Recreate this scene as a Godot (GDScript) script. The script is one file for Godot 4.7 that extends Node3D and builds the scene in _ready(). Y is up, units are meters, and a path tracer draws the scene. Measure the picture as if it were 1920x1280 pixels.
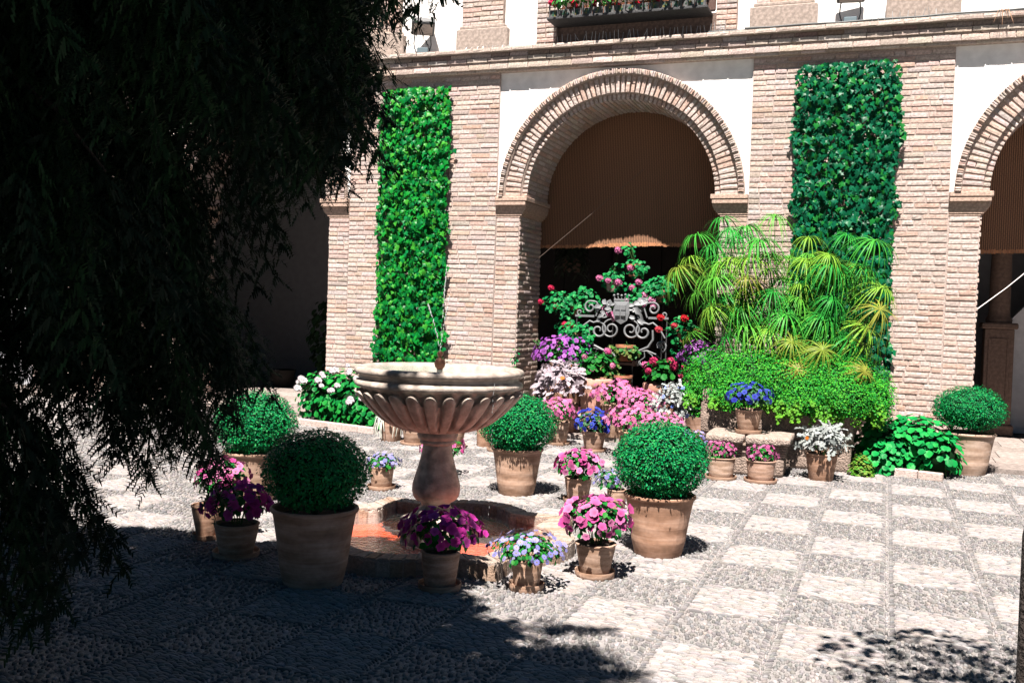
extends Node3D
# A palace courtyard: brick arcade, ivy, potted plants round a marble fountain, pebble mosaic floor.

var rng := RandomNumberGenerator.new()
var taken := {}
var mats := {}
var tex := {}
var cam: Camera3D
const PAVE := 0.06          # height of the stone strip and gallery floor over the pebbles
const ARCH_R := 1.25
const SPRING := 3.08
const FC := Vector3(0.53, 0.0, 6.58)   # centre of the fountain

# ------------------------------------------------------------------ small helpers
func R(a: float, b: float) -> float:
	return rng.randf_range(a, b)

func numbered(called: String) -> String:
	if not taken.has(called):
		taken[called] = 0
		return called
	taken[called] += 1
	return "%s_%03d" % [called, taken[called]]

func thing(called: String, label: String, category: String, at := Vector3.ZERO, turn := 0.0, group := "") -> Node3D:
	var o := Node3D.new()
	o.name = numbered(called)
	add_child(o)
	o.position = at
	o.rotation.y = turn
	o.set_meta("label", label)
	o.set_meta("category", category)
	if group != "":
		o.set_meta("group", group)
	return o

func part(called: String, mesh: Mesh, m: Material, parent: Node3D, xf := Transform3D()) -> MeshInstance3D:
	var o := MeshInstance3D.new()
	o.name = called if parent != self else numbered(called)
	o.mesh = mesh
	o.material_override = m
	o.transform = xf
	parent.add_child(o, true)
	return o

func structure(called: String, mesh: Mesh, m: Material) -> MeshInstance3D:
	var o := part(called, mesh, m, self)
	o.set_meta("kind", "structure")
	return o

func lin(r: float, g: float, b: float) -> Color:
	return Color(r, g, b)

func veg(r: float, g: float, b: float) -> Color:      # leaf greens
	return Color(r * 0.40, g * 0.52, b * 0.45)

func petal(r: float, g: float, b: float) -> Color:    # flower colours
	return Color(r * 0.50, g * 0.42, b * 0.50)

# a matt coloured material; albedo is given in linear values
func mat(c: Color, rough := 0.8, texture := "", bump := "", scale := 1.0, depth := 0.5, extra := {}) -> StandardMaterial3D:
	var key := "%s|%s|%s|%s|%s|%s|%s" % [c, rough, texture, bump, scale, depth, extra]
	if mats.has(key):
		return mats[key]
	var m := StandardMaterial3D.new()
	m.albedo_color = c.linear_to_srgb()
	m.roughness = rough
	if texture != "":
		m.albedo_texture = tex[texture]
	if bump != "":
		m.heightmap_enabled = true
		m.heightmap_texture = tex[bump]
		m.heightmap_scale = depth
	if texture != "" or bump != "":
		m.uv1_triplanar = true
		m.uv1_scale = Vector3.ONE * scale
		m.uv1_world_triplanar = extra.get("world", true)
	if extra.has("vertex"):
		m.vertex_color_use_as_albedo = true
	if extra.has("metal"):
		m.metallic = extra.metal
	if extra.has("back"):
		m.metallic_specular = 0.22
		m.backlight_enabled = true
		var b: float = extra.back
		m.backlight = Color(b, b, b)
	mats[key] = m
	return m

func leaf_mat(c: Color, rough := 0.5, back := 0.35) -> StandardMaterial3D:
	return mat(c, rough, "", "", 1.0, 0.5, {"back": back})

func tinted_mat(rough := 0.5, back := 0.35) -> StandardMaterial3D:
	return mat(Color(1, 1, 1), rough, "", "", 1.0, 0.5, {"back": back, "vertex": 1})

func jitter(c: Color, amount := 0.15) -> Color:
	var k := 1.0 + R(-amount, amount)
	return Color(c.r * k * (1.0 + R(-0.06, 0.06)), c.g * k, c.b * k * (1.0 + R(-0.06, 0.06)))

func make_textures() -> void:
	tex["speckle"] = noise_tex(11, 0.035, 4, 0.74, 1.0, 512)
	tex["faint"] = noise_tex(13, 0.012, 4, 0.90, 1.0, 512)
	tex["blotch"] = noise_tex(23, 0.012, 4, 0.72, 1.0, 512)
	tex["stain"] = noise_tex(61, 0.016, 6, 0.50, 1.12, 512)
	tex["grain"] = noise_tex(37, 0.09, 3, 0.0, 1.0, 512)
	tex["pits"] = noise_tex(51, 0.03, 5, 0.0, 1.0, 512)
	# woven cane: vertical ribs and cross weave
	var img := Image.create(128, 128, false, Image.FORMAT_RGB8)
	for y in 128:
		for x in 128:
			var rib := absf(sin(float(x) / 128.0 * PI * 16.0))
			var tie := 0.82 if (y + (16 if int(float(x) / 8.0) % 2 == 0 else 0)) % 32 < 3 else 1.0
			var v := (0.45 + 0.55 * rib) * tie * (0.9 + 0.1 * sin(float(y) * 0.7 + float(int(float(x) / 8.0)) * 2.3))
			img.set_pixel(x, y, Color(v, v, v))
	tex["cane"] = ImageTexture.create_from_image(img)
	# terracotta: horizontal throwing lines, lime bloom
	var pot := Image.create(256, 256, false, Image.FORMAT_RGB8)
	var nz := FastNoiseLite.new()
	nz.seed = 77
	nz.frequency = 0.02
	var nz2 := FastNoiseLite.new()
	nz2.seed = 78
	nz2.frequency = 0.06
	for y in 256:
		for x in 256:
			var a := float(x) / 256.0 * TAU
			var n := nz.get_noise_3d(cos(a) * 30.0, sin(a) * 30.0, float(y) * 1.6)
			var line := nz2.get_noise_2d(3.0 * cos(a), float(y) * 3.0)
			var f := nz2.get_noise_3d(cos(a) * 90.0, sin(a) * 90.0, float(y) * 1.2)
			var v := clampf(0.86 + 0.22 * n + 0.05 * line + 0.08 * f, 0.5, 1.0)
			var bloom := clampf(0.35 + n * 0.9 + line * 0.5, 0.0, 0.75)
			pot.set_pixel(x, y, Color(v, v * lerpf(0.93, 1.0, bloom), v * lerpf(0.86, 1.0, bloom)))
	tex["pot"] = ImageTexture.create_from_image(pot)

func noise_tex(seed_: int, freq: float, oct: int, low: float, high: float, size: int) -> ImageTexture:
	var n := FastNoiseLite.new()
	n.seed = seed_
	n.frequency = freq
	n.fractal_octaves = oct
	var img := n.get_seamless_image(size, size, false, false, 0.12, true)
	img.convert(Image.FORMAT_L8)
	if low > 0.0:
		var d := img.get_data()
		for i in d.size():
			d[i] = clampi(int(255.0 * lerpf(low, high, float(d[i]) / 255.0)), 0, 255)
		img = Image.create_from_data(size, size, false, Image.FORMAT_L8, d)
	return ImageTexture.create_from_image(img)

# ------------------------------------------------------------------ mesh building
class MB:
	var st := SurfaceTool.new()
	func _init() -> void:
		st.begin(Mesh.PRIMITIVE_TRIANGLES)
		st.set_smooth_group(-1)
	func smooth(on: bool) -> void:
		st.set_smooth_group(0 if on else -1)
	func v(p: Vector3, uv := Vector2.ZERO) -> void:
		st.set_uv(uv)
		st.add_vertex(p)
	func tri(a: Vector3, b: Vector3, c: Vector3) -> void:
		v(a); v(c); v(b)
	func quad(a: Vector3, b: Vector3, c: Vector3, d: Vector3) -> void:   # counter-clockwise seen from outside
		tri(a, b, c)
		tri(a, c, d)
	func quad_uv(a: Vector3, b: Vector3, c: Vector3, d: Vector3, u: Array) -> void:
		v(a, u[0]); v(c, u[2]); v(b, u[1])
		v(a, u[0]); v(d, u[3]); v(c, u[2])
	func box(lo: Vector3, hi: Vector3) -> void:
		var p := [Vector3(lo.x, lo.y, lo.z), Vector3(hi.x, lo.y, lo.z), Vector3(hi.x, hi.y, lo.z), Vector3(lo.x, hi.y, lo.z),
			Vector3(lo.x, lo.y, hi.z), Vector3(hi.x, lo.y, hi.z), Vector3(hi.x, hi.y, hi.z), Vector3(lo.x, hi.y, hi.z)]
		quad(p[4], p[5], p[6], p[7]); quad(p[1], p[0], p[3], p[2])
		quad(p[0], p[4], p[7], p[3]); quad(p[5], p[1], p[2], p[6])
		quad(p[7], p[6], p[2], p[3]); quad(p[0], p[1], p[5], p[4])
	func bevel_box(lo: Vector3, hi: Vector3, b: float) -> void:
		# box with chamfered edges: three overlapping slabs' hull built directly
		var c := (lo + hi) * 0.5
		var h := (hi - lo) * 0.5
		var f := func(sx: float, sy: float, sz: float, axis: int) -> Vector3:
			var q := Vector3(h.x - b, h.y - b, h.z - b)
			q[axis] += b
			return c + Vector3(q.x * sx, q.y * sy, q.z * sz)
		for s in [-1.0, 1.0]:
			for ax in 3:
				var u := (ax + 1) % 3
				var w := (ax + 2) % 3
				var g := []
				for k in [[-1, -1], [1, -1], [1, 1], [-1, 1]]:
					var sg := Vector3.ZERO
					sg[ax] = s; sg[u] = k[0]; sg[w] = k[1]
					g.append(f.call(sg.x, sg.y, sg.z, ax))
				if s > 0: quad(g[0], g[1], g[2], g[3])
				else: quad(g[3], g[2], g[1], g[0])
		for ax in 3:
			var u := (ax + 1) % 3
			var w := (ax + 2) % 3
			for su in [-1.0, 1.0]:
				for sw in [-1.0, 1.0]:
					var s1 := Vector3.ZERO
					s1[u] = su; s1[w] = sw; s1[ax] = -1
					var s2 := s1
					s2[ax] = 1
					var a: Vector3 = f.call(s1.x, s1.y, s1.z, u)
					var d: Vector3 = f.call(s2.x, s2.y, s2.z, u)
					var e: Vector3 = f.call(s1.x, s1.y, s1.z, w)
					var g2: Vector3 = f.call(s2.x, s2.y, s2.z, w)
					if su * sw > 0: quad(a, e, g2, d)
					else: quad(a, d, g2, e)
		for sx in [-1.0, 1.0]:
			for sy in [-1.0, 1.0]:
				for sz in [-1.0, 1.0]:
					var a: Vector3 = f.call(sx, sy, sz, 0)
					var d: Vector3 = f.call(sx, sy, sz, 1)
					var e: Vector3 = f.call(sx, sy, sz, 2)
					if sx * sy * sz > 0: tri(a, d, e)
					else: tri(a, e, d)
	func tube(pts: Array, radii: Array, sides := 6, closed_ends := true) -> void:
		smooth(true)
		var rings := []
		var up := Vector3.UP
		for i in pts.size():
			var t: Vector3 = (pts[mini(i + 1, pts.size() - 1)] - pts[maxi(i - 1, 0)]).normalized()
			if absf(t.dot(up)) > 0.97: up = Vector3.RIGHT if absf(t.x) < 0.9 else Vector3.FORWARD
			var x := t.cross(up).normalized()
			var y := x.cross(t).normalized()
			up = y
			var ring := []
			for k in sides:
				var a := TAU * k / sides
				ring.append(pts[i] + (x * cos(a) + y * sin(a)) * radii[i])
			rings.append(ring)
		for i in rings.size() - 1:
			for k in sides:
				var n := (k + 1) % sides
				quad(rings[i][k], rings[i][n], rings[i + 1][n], rings[i + 1][k])
		if closed_ends:
			smooth(false)
			for k in range(1, sides - 1):
				tri(rings[0][0], rings[0][k + 1], rings[0][k])
				var l: Array = rings[-1]
				tri(l[0], l[k], l[k + 1])
	func lathe(profile: Array, segs := 32, centre := Vector3.ZERO, sharp := 0.6) -> void:
		# profile: points (radius, height) from one end to the other; corners sharper than «sharp» stay hard
		var total := 0.0
		for i in profile.size() - 1: total += profile[i].distance_to(profile[i + 1])
		var at := 0.0
		var group := 0
		for i in profile.size() - 1:
			var a: Vector2 = profile[i]
			var b: Vector2 = profile[i + 1]
			if i > 0:
				var d0: Vector2 = (a - profile[i - 1]).normalized()
				if absf(d0.angle_to((b - a).normalized())) > sharp: group += 1
			st.set_smooth_group(group)
			var v0 := at / total
			at += a.distance_to(b)
			var v1 := at / total
			for k in segs:
				var u0 := float(k) / segs
				var u1 := float(k + 1) / segs
				var p0 := centre + Vector3(cos(u0 * TAU) * a.x, a.y, -sin(u0 * TAU) * a.x)
				var p1 := centre + Vector3(cos(u1 * TAU) * a.x, a.y, -sin(u1 * TAU) * a.x)
				var q0 := centre + Vector3(cos(u0 * TAU) * b.x, b.y, -sin(u0 * TAU) * b.x)
				var q1 := centre + Vector3(cos(u1 * TAU) * b.x, b.y, -sin(u1 * TAU) * b.x)
				if a.x > 1e-5 and b.x > 1e-5:
					quad_uv(p0, p1, q1, q0, [Vector2(u0, v0), Vector2(u1, v0), Vector2(u1, v1), Vector2(u0, v1)])
				elif b.x > 1e-5:
					v(p0, Vector2(u0, v0)); v(q0, Vector2(u0, v1)); v(q1, Vector2(u1, v1))
				elif a.x > 1e-5:
					v(p0, Vector2(u0, v0)); v(q0, Vector2(u0, v1)); v(p1, Vector2(u1, v0))
	func done() -> ArrayMesh:
		st.index()
		st.generate_normals()
		return st.commit()

# a flat leaf or petal shape: outline points (x across, y along), folded and curled, as a fan of triangles. Vertex colours from inner to outer.
func fan_mesh(outline: Array, fold := 0.15, curl := 0.1, inner := Color.WHITE, outer := Color.WHITE, dip := 0.0) -> ArrayMesh:
	var vs := PackedVector3Array()
	var ns := PackedVector3Array()
	var cs := PackedColorArray()
	var ix := PackedInt32Array()
	var c := Vector2.ZERO
	for p in outline:
		c += p / outline.size()
	vs.append(Vector3(c.x, -dip, c.y)); cs.append(inner)
	for p in outline:
		vs.append(Vector3(p.x, absf(p.x) * fold - curl * p.y * p.y, p.y)); cs.append(outer)
	for i in outline.size():
		ix.append_array([0, 1 + i, 1 + (i + 1) % outline.size()])
	for i in vs.size():
		ns.append(Vector3(-signf(vs[i].x) * fold, 1.0, 2.0 * curl * vs[i].z).normalized())
	var arr := []
	arr.resize(Mesh.ARRAY_MAX)
	arr[Mesh.ARRAY_VERTEX] = vs
	arr[Mesh.ARRAY_NORMAL] = ns
	arr[Mesh.ARRAY_COLOR] = cs
	arr[Mesh.ARRAY_INDEX] = ix
	var m := ArrayMesh.new()
	m.add_surface_from_arrays(Mesh.PRIMITIVE_TRIANGLES, arr)
	return m

# several leaf-like strips in one mesh: each strip is a list of [centre, side vector]
func strips_mesh(strips: Array, colours := []) -> ArrayMesh:
	var vs := PackedVector3Array()
	var ns := PackedVector3Array()
	var cs := PackedColorArray()
	var ix := PackedInt32Array()
	var n := 0
	for strip in strips:
		var base := vs.size()
		var col: Color = colours[n] if n < colours.size() else Color.WHITE
		n += 1
		for i in strip.size():
			var p: Vector3 = strip[i][0]
			var s: Vector3 = strip[i][1]
			var t: Vector3 = strip[mini(i + 1, strip.size() - 1)][0] - strip[maxi(i - 1, 0)][0]
			var nn := s.cross(t).normalized()
			var turned := nn.y >= 0
			if nn.y < 0: nn = -nn
			vs.append(p - s); vs.append(p + s)
			ns.append(nn); ns.append(nn)
			cs.append(col); cs.append(col)
			if i > 0:
				var b: int = base + i * 2
				if turned: ix.append_array([b - 2, b, b - 1, b - 1, b, b + 1])
				else: ix.append_array([b - 2, b - 1, b, b - 1, b + 1, b])
	var arr := []
	arr.resize(Mesh.ARRAY_MAX)
	arr[Mesh.ARRAY_VERTEX] = vs
	arr[Mesh.ARRAY_NORMAL] = ns
	arr[Mesh.ARRAY_COLOR] = cs
	arr[Mesh.ARRAY_INDEX] = ix
	var m := ArrayMesh.new()
	m.add_surface_from_arrays(Mesh.PRIMITIVE_TRIANGLES, arr)
	return m

func frame_to(normal: Vector3, along: Vector3) -> Basis:
	# y axis along the normal, z axis as near as can be to «along»
	var y := normal.normalized()
	var z := (along - y * along.dot(y))
	if z.length() < 1e-4:
		z = y.cross(Vector3.RIGHT)
	z = z.normalized()
	return Basis(y.cross(z), y, z)

func rand_dir() -> Vector3:
	var z := R(-1, 1)
	var a := R(0, TAU)
	var r := sqrt(1.0 - z * z)
	return Vector3(r * cos(a), z, r * sin(a))

func mass(called: String, mesh: Mesh, m: Material, parent: Node3D, xfs: Array, cols: Array) -> MultiMeshInstance3D:
	var mm := MultiMesh.new()
	mm.transform_format = MultiMesh.TRANSFORM_3D
	mm.use_colors = true
	mm.mesh = mesh
	mm.instance_count = xfs.size()
	for i in xfs.size():
		mm.set_instance_transform(i, xfs[i])
		mm.set_instance_color(i, cols[i])
	var o := MultiMeshInstance3D.new()
	o.name = called
	o.multimesh = mm
	o.material_override = m
	o.set_meta("kind", "stuff")
	parent.add_child(o, true)
	return o

# pieces that can be told apart: the first «single» of them (as sorted by the caller) as parts, the rest as one mass
func pieces(called: String, rest: String, meshes: Array, tones: Array, rough: float, back: float, parent: Node3D, xfs: Array, single: int, texture := "", bump := "", scale := 1.0, depth := 0.5) -> void:
	var ms := []
	for t in tones:
		ms.append(mat(t, rough, texture, bump, scale, depth, {"back": back, "vertex": 1}))
	for i in mini(single, xfs.size()):
		part(called, meshes[rng.randi() % meshes.size()], ms[rng.randi() % ms.size()], parent, xfs[i])
	if xfs.size() > single:
		var cols := []
		var list := xfs.slice(single)
		for x in list:
			cols.append(jitter(tones[rng.randi() % tones.size()], 0.12))
		mass(rest, meshes[0], mat(Color(1, 1, 1), rough, texture, bump, scale, depth, {"back": back, "vertex": 1}), parent, list, cols)

func sort_near(xfs: Array, parent: Node3D) -> Array:
	var eye := parent.global_transform.affine_inverse() * cam.global_position
	xfs.sort_custom(func(a, b): return a.origin.distance_squared_to(eye) < b.origin.distance_squared_to(eye))
	return xfs

# ------------------------------------------------------------------ main
func _ready() -> void:
	rng.seed = 4242
	cam = Camera3D.new()
	cam.name = "camera"
	add_child(cam)
	cam.transform = Transform3D(Basis(Vector3(0.9339, 0.0323, -0.3559), Vector3(-0.0413, 0.9990, -0.0177), Vector3(0.3550, 0.0312, 0.9343)).orthonormalized(), Vector3(3.281, 1.55, 12.492))
	cam.fov = 38.2
	cam.near = 0.05
	cam.far = 300.0
	cam.current = true
	var we := WorldEnvironment.new()
	we.name = "environment"
	var env := Environment.new()
	env.background_mode = Environment.BG_SKY
	var sky := Sky.new()
	var sm := ProceduralSkyMaterial.new()
	sm.sky_top_color = Color(0.03, 0.15, 0.36).linear_to_srgb()
	sm.sky_horizon_color = Color(0.16, 0.36, 0.50).linear_to_srgb()
	sm.sky_curve = 0.12
	sm.ground_bottom_color = Color(0.12, 0.11, 0.1).linear_to_srgb()
	sm.ground_horizon_color = Color(0.2, 0.22, 0.24).linear_to_srgb()
	sm.sky_energy_multiplier = 0.42
	sm.ground_energy_multiplier = 0.5
	sky.sky_material = sm
	env.sky = sky
	env.tonemap_mode = Environment.TONE_MAPPER_LINEAR
	env.tonemap_exposure = 3.2
	env.sdfgi_enabled = true
	env.ssao_enabled = true
	env.ssil_enabled = true
	we.environment = env
	add_child(we)
	var sun := DirectionalLight3D.new()
	sun.name = "sun"
	sun.light_energy = 1.6
	sun.light_color = Color(1.0, 0.96, 0.925)
	sun.light_angular_distance = 0.5
	sun.shadow_enabled = true
	sun.sky_mode = DirectionalLight3D.SKY_MODE_LIGHT_ONLY
	add_child(sun)
	sun.basis = Basis.looking_at(Vector3(-0.10, -1.64, -0.88))
	make_textures()
	make_meshes()
	build_ground()
	build_palace()
	build_gallery_things()
	build_ivy()
	build_fountain()
	build_trees()
	build_basin_plants()
	build_pots()
	build_arch_plants()
	build_small_things()

# ------------------------------------------------------------------ shared meshes
var brick_m := []
var pebble_m := []
var M := {}

func make_meshes() -> void:
	for k in 6:
		brick_m.append(make_brick(k))
	for k in 3:
		pebble_m.append(make_pebble(k))
	# leaves, unit length along +z from the stalk
	M.ivy = fan_mesh([Vector2(0, 0), Vector2(0.3, -0.16), Vector2(0.34, 0.16), Vector2(0.6, 0.3), Vector2(0.3, 0.5), Vector2(0.16, 0.78), Vector2(0, 1.0), Vector2(-0.16, 0.78), Vector2(-0.3, 0.5), Vector2(-0.6, 0.3), Vector2(-0.34, 0.16), Vector2(-0.3, -0.16)], 0.22, 0.22)
	var geo := []
	for i in 14:
		var a := -PI / 2 + 0.25 + (TAU - 0.5) * i / 13.0
		var r := 0.5 * (1.0 + (0.1 if i % 2 == 0 else -0.02))
		geo.append(Vector2(cos(a) * r, sin(a) * r + 0.42))
	M.geranium = fan_mesh(geo, 0.28, 0.12, Color.WHITE, Color.WHITE, 0.06)
	M.small = fan_mesh([Vector2(0, 0), Vector2(0.3, 0.3), Vector2(0.34, 0.62), Vector2(0, 1.0), Vector2(-0.34, 0.62), Vector2(-0.3, 0.3)], 0.3, 0.15)
	M.fan = fan_mesh([Vector2(0, 0), Vector2(0.5, 0.5), Vector2(0.42, 0.85), Vector2(0.14, 0.92), Vector2(-0.14, 1.0), Vector2(-0.42, 0.82), Vector2(-0.5, 0.5)], 0.1, 0.1)
	M.needle = fan_mesh([Vector2(0, 0), Vector2(0.12, 0.4), Vector2(0, 1.0), Vector2(-0.12, 0.4)], 0.2, 0.1)
	# silver ragwort: deeply cut
	M.silver = fan_mesh([Vector2(0, 0), Vector2(0.05, 0.2), Vector2(0.28, 0.3), Vector2(0.1, 0.4), Vector2(0.38, 0.6), Vector2(0.12, 0.62), Vector2(0.3, 0.88), Vector2(0, 1.0), Vector2(-0.3, 0.88), Vector2(-0.12, 0.62), Vector2(-0.38, 0.6), Vector2(-0.1, 0.4), Vector2(-0.28, 0.3), Vector2(-0.05, 0.2)], 0.3, 0.35)
	M.petunia = flower_mesh(5, 0.80, 0.42, 0.5)
	M.phlox = flower_mesh(5, 0.6, 0.12, 0.75)
	M.daisy = daisy_mesh(11)
	M.pansy = flower_mesh(5, 0.8, 0.1, 0.35)
	M.ball = flower_ball()
	var core := SphereMesh.new()
	core.radius = 1.0
	core.height = 2.0
	core.radial_segments = 20
	core.rings = 10
	M.core = core

func flower_mesh(petals: int, notch: float, dip: float, centre_shade: float) -> ArrayMesh:
	var out := []
	var n := petals * 4
	for i in n:
		var a := TAU * i / n
		var r := 1.0 if i % 4 in [1, 2] else (0.98 if i % 4 == 3 else notch)
		if i % 4 == 0: r = notch
		out.append(Vector2(cos(a) * r, sin(a) * r))
	var c := Color(centre_shade, centre_shade * 0.8, centre_shade)
	var m := fan_mesh(out, 0.04, 0.02, c, Color.WHITE, dip)
	return m

func daisy_mesh(petals: int) -> ArrayMesh:
	var strips := []
	var cols := []
	for i in petals:
		var a := TAU * i / petals
		var d := Vector3(cos(a), 0, sin(a))
		var s := Vector3(-sin(a), 0, cos(a)) * 0.17
		strips.append([[d * 0.18 + Vector3(0, 0.02, 0), s * 0.6], [d * 0.6 + Vector3(0, 0.05 + 0.03 * (i % 2), 0), s * 1.25], [d * 1.0, s * 0.5]])
		cols.append(Color.WHITE)
	for i in 2:
		var a := PI / 2 * i
		var s := Vector3(cos(a), 0, sin(a))
		strips.append([[Vector3(-sin(a), 0, cos(a)) * 0.2 + Vector3.UP * 0.07, s * 0.12], [Vector3.UP * 0.11, s * 0.22], [Vector3(sin(a), 0, -cos(a)) * 0.2 + Vector3.UP * 0.07, s * 0.12]])
		cols.append(Color(1.3, 0.9, 0.1))
	return strips_mesh(strips, cols)

func flower_ball() -> ArrayMesh:
	# a geranium head: a dome of small five-petalled florets in one cluster
	var strips := []
	var cols := []
	for k in 16:
		var y := 1.0 - 1.25 * (k + 0.5) / 16.0
		var a := k * 2.399
		var r := sqrt(maxf(0.0, 1.0 - y * y))
		var n := Vector3(r * cos(a), y, r * sin(a))
		var b := frame_to(n, Vector3(0.3, 0.1, 1))
		for p in 5:
			var pa := TAU * p / 5.0
			var d := b.x * cos(pa) + b.z * sin(pa)
			var s := (b.z * cos(pa) - b.x * sin(pa)) * 0.16
			var k2 := 0.86 + 0.28 * float((k * 5) % 7) / 6.0
			strips.append([[n * 0.7 * k2, s * 0.5], [(n * 0.9 + d * 0.32) * k2, s * 1.25], [(n * 0.84 + d * 0.60) * k2, s * 0.7]])
			cols.append(Color.WHITE * (0.85 + 0.15 * ((k * 7 + p * 3) % 5) / 4.0))
	return strips_mesh(strips, cols)

# a worn brick: unit length x, unit height y, its face at z = 1, sides run back to z = -0.6
func make_brick(k: int) -> ArrayMesh:
	var r := RandomNumberGenerator.new()
	r.seed = 900 + k
	var nx := 4
	var ny := 2
	var g := []
	for j in ny + 1:
		var row := []
		for i in nx + 1:
			var x := float(i) / nx - 0.5
			var y := float(j) / ny - 0.5
			var edge := (i == 0 or i == nx) or (j == 0 or j == ny)
			var corner := (i == 0 or i == nx) and (j == 0 or j == ny)
			var z := 1.0 + r.randf_range(-0.14, 0.14)
			if edge: z -= 0.18
			if corner: z -= 0.15
			row.append(Vector3(x * (0.965 if edge else 1.0) + r.randf_range(-0.015, 0.015), y * (0.86 if edge else 1.0) + r.randf_range(-0.075, 0.06) * (1.0 if edge else 0.4), z))
		g.append(row)
	var b := MB.new()
	b.smooth(false)
	for j in ny:
		for i in nx:
			b.quad(g[j][i], g[j][i + 1], g[j + 1][i + 1], g[j + 1][i])
	var rim := []
	for i in nx: rim.append(g[0][i])
	for j in ny: rim.append(g[j][nx])
	for i in nx: rim.append(g[ny][nx - i])
	for j in ny: rim.append(g[ny - j][0])
	var n := rim.size()
	for i in n:
		var p: Vector3 = rim[i]
		var q: Vector3 = rim[(i + 1) % n]
		var pb := Vector3(p.x * 1.03, p.y * 1.1, -0.6)
		var qb := Vector3(q.x * 1.03, q.y * 1.1, -0.6)
		b.quad(p, pb, qb, q)
	return b.done()

func make_pebble(k: int) -> ArrayMesh:
	var r := RandomNumberGenerator.new()
	r.seed = 300 + k
	var b := MB.new()
	b.smooth(true)
	var segs := 9
	var rings := [[0.5, -0.25], [0.5, 0.2], [0.4, 0.68], [0.2, 0.94]]
	var g := []
	var wob := []
	for i in segs: wob.append(r.randf_range(0.88, 1.08))
	for ring in rings:
		var row := []
		for i in segs:
			var a := TAU * i / segs
			row.append(Vector3(cos(a) * ring[0] * wob[i], ring[1], sin(a) * ring[0] * wob[i]))
		g.append(row)
	for j in rings.size() - 1:
		for i in segs:
			var n := (i + 1) % segs
			b.quad(g[j][n], g[j][i], g[j + 1][i], g[j + 1][n])
	for i in segs:
		b.tri(g[-1][(i + 1) % segs], g[-1][i], Vector3(0, 1.0, 0))
	return b.done()

# ------------------------------------------------------------------ ground
func pool_outline(corner: float, off: float, rad: float) -> Array:
	# a square with a round lobe on each side, counter-clockwise, about the origin (x, z)
	var out := []
	for side in 4:
		var t := PI / 2 * side
		var half := sqrt(maxf(0.0, rad * rad - (corner - off) * (corner - off)))
		var pts := [Vector2(-corner, corner), Vector2(-(corner + half) * 0.5, corner)]
		var a0 := atan2(corner - off, -half)
		var a1 := atan2(corner - off, half)
		for i in 13:
			var a := lerpf(a0, a1, i / 12.0)
			pts.append(Vector2(cos(a) * rad, off + sin(a) * rad))
		pts.append(Vector2((corner + half) * 0.5, corner))
		for p in pts:
			out.append(p.rotated(-t))
	return out

func in_pool(x: float, z: float, grow := 0.0) -> bool:
	var p := Vector2(x - FC.x, z - FC.z)
	if absf(p.x) < 0.73 + grow and absf(p.y) < 0.73 + grow: return true
	for o in [Vector2(0, 0.5), Vector2(0, -0.5), Vector2(0.5, 0), Vector2(-0.5, 0)]:
		if p.distance_to(o) < 0.45 + grow: return true
	return false

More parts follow.
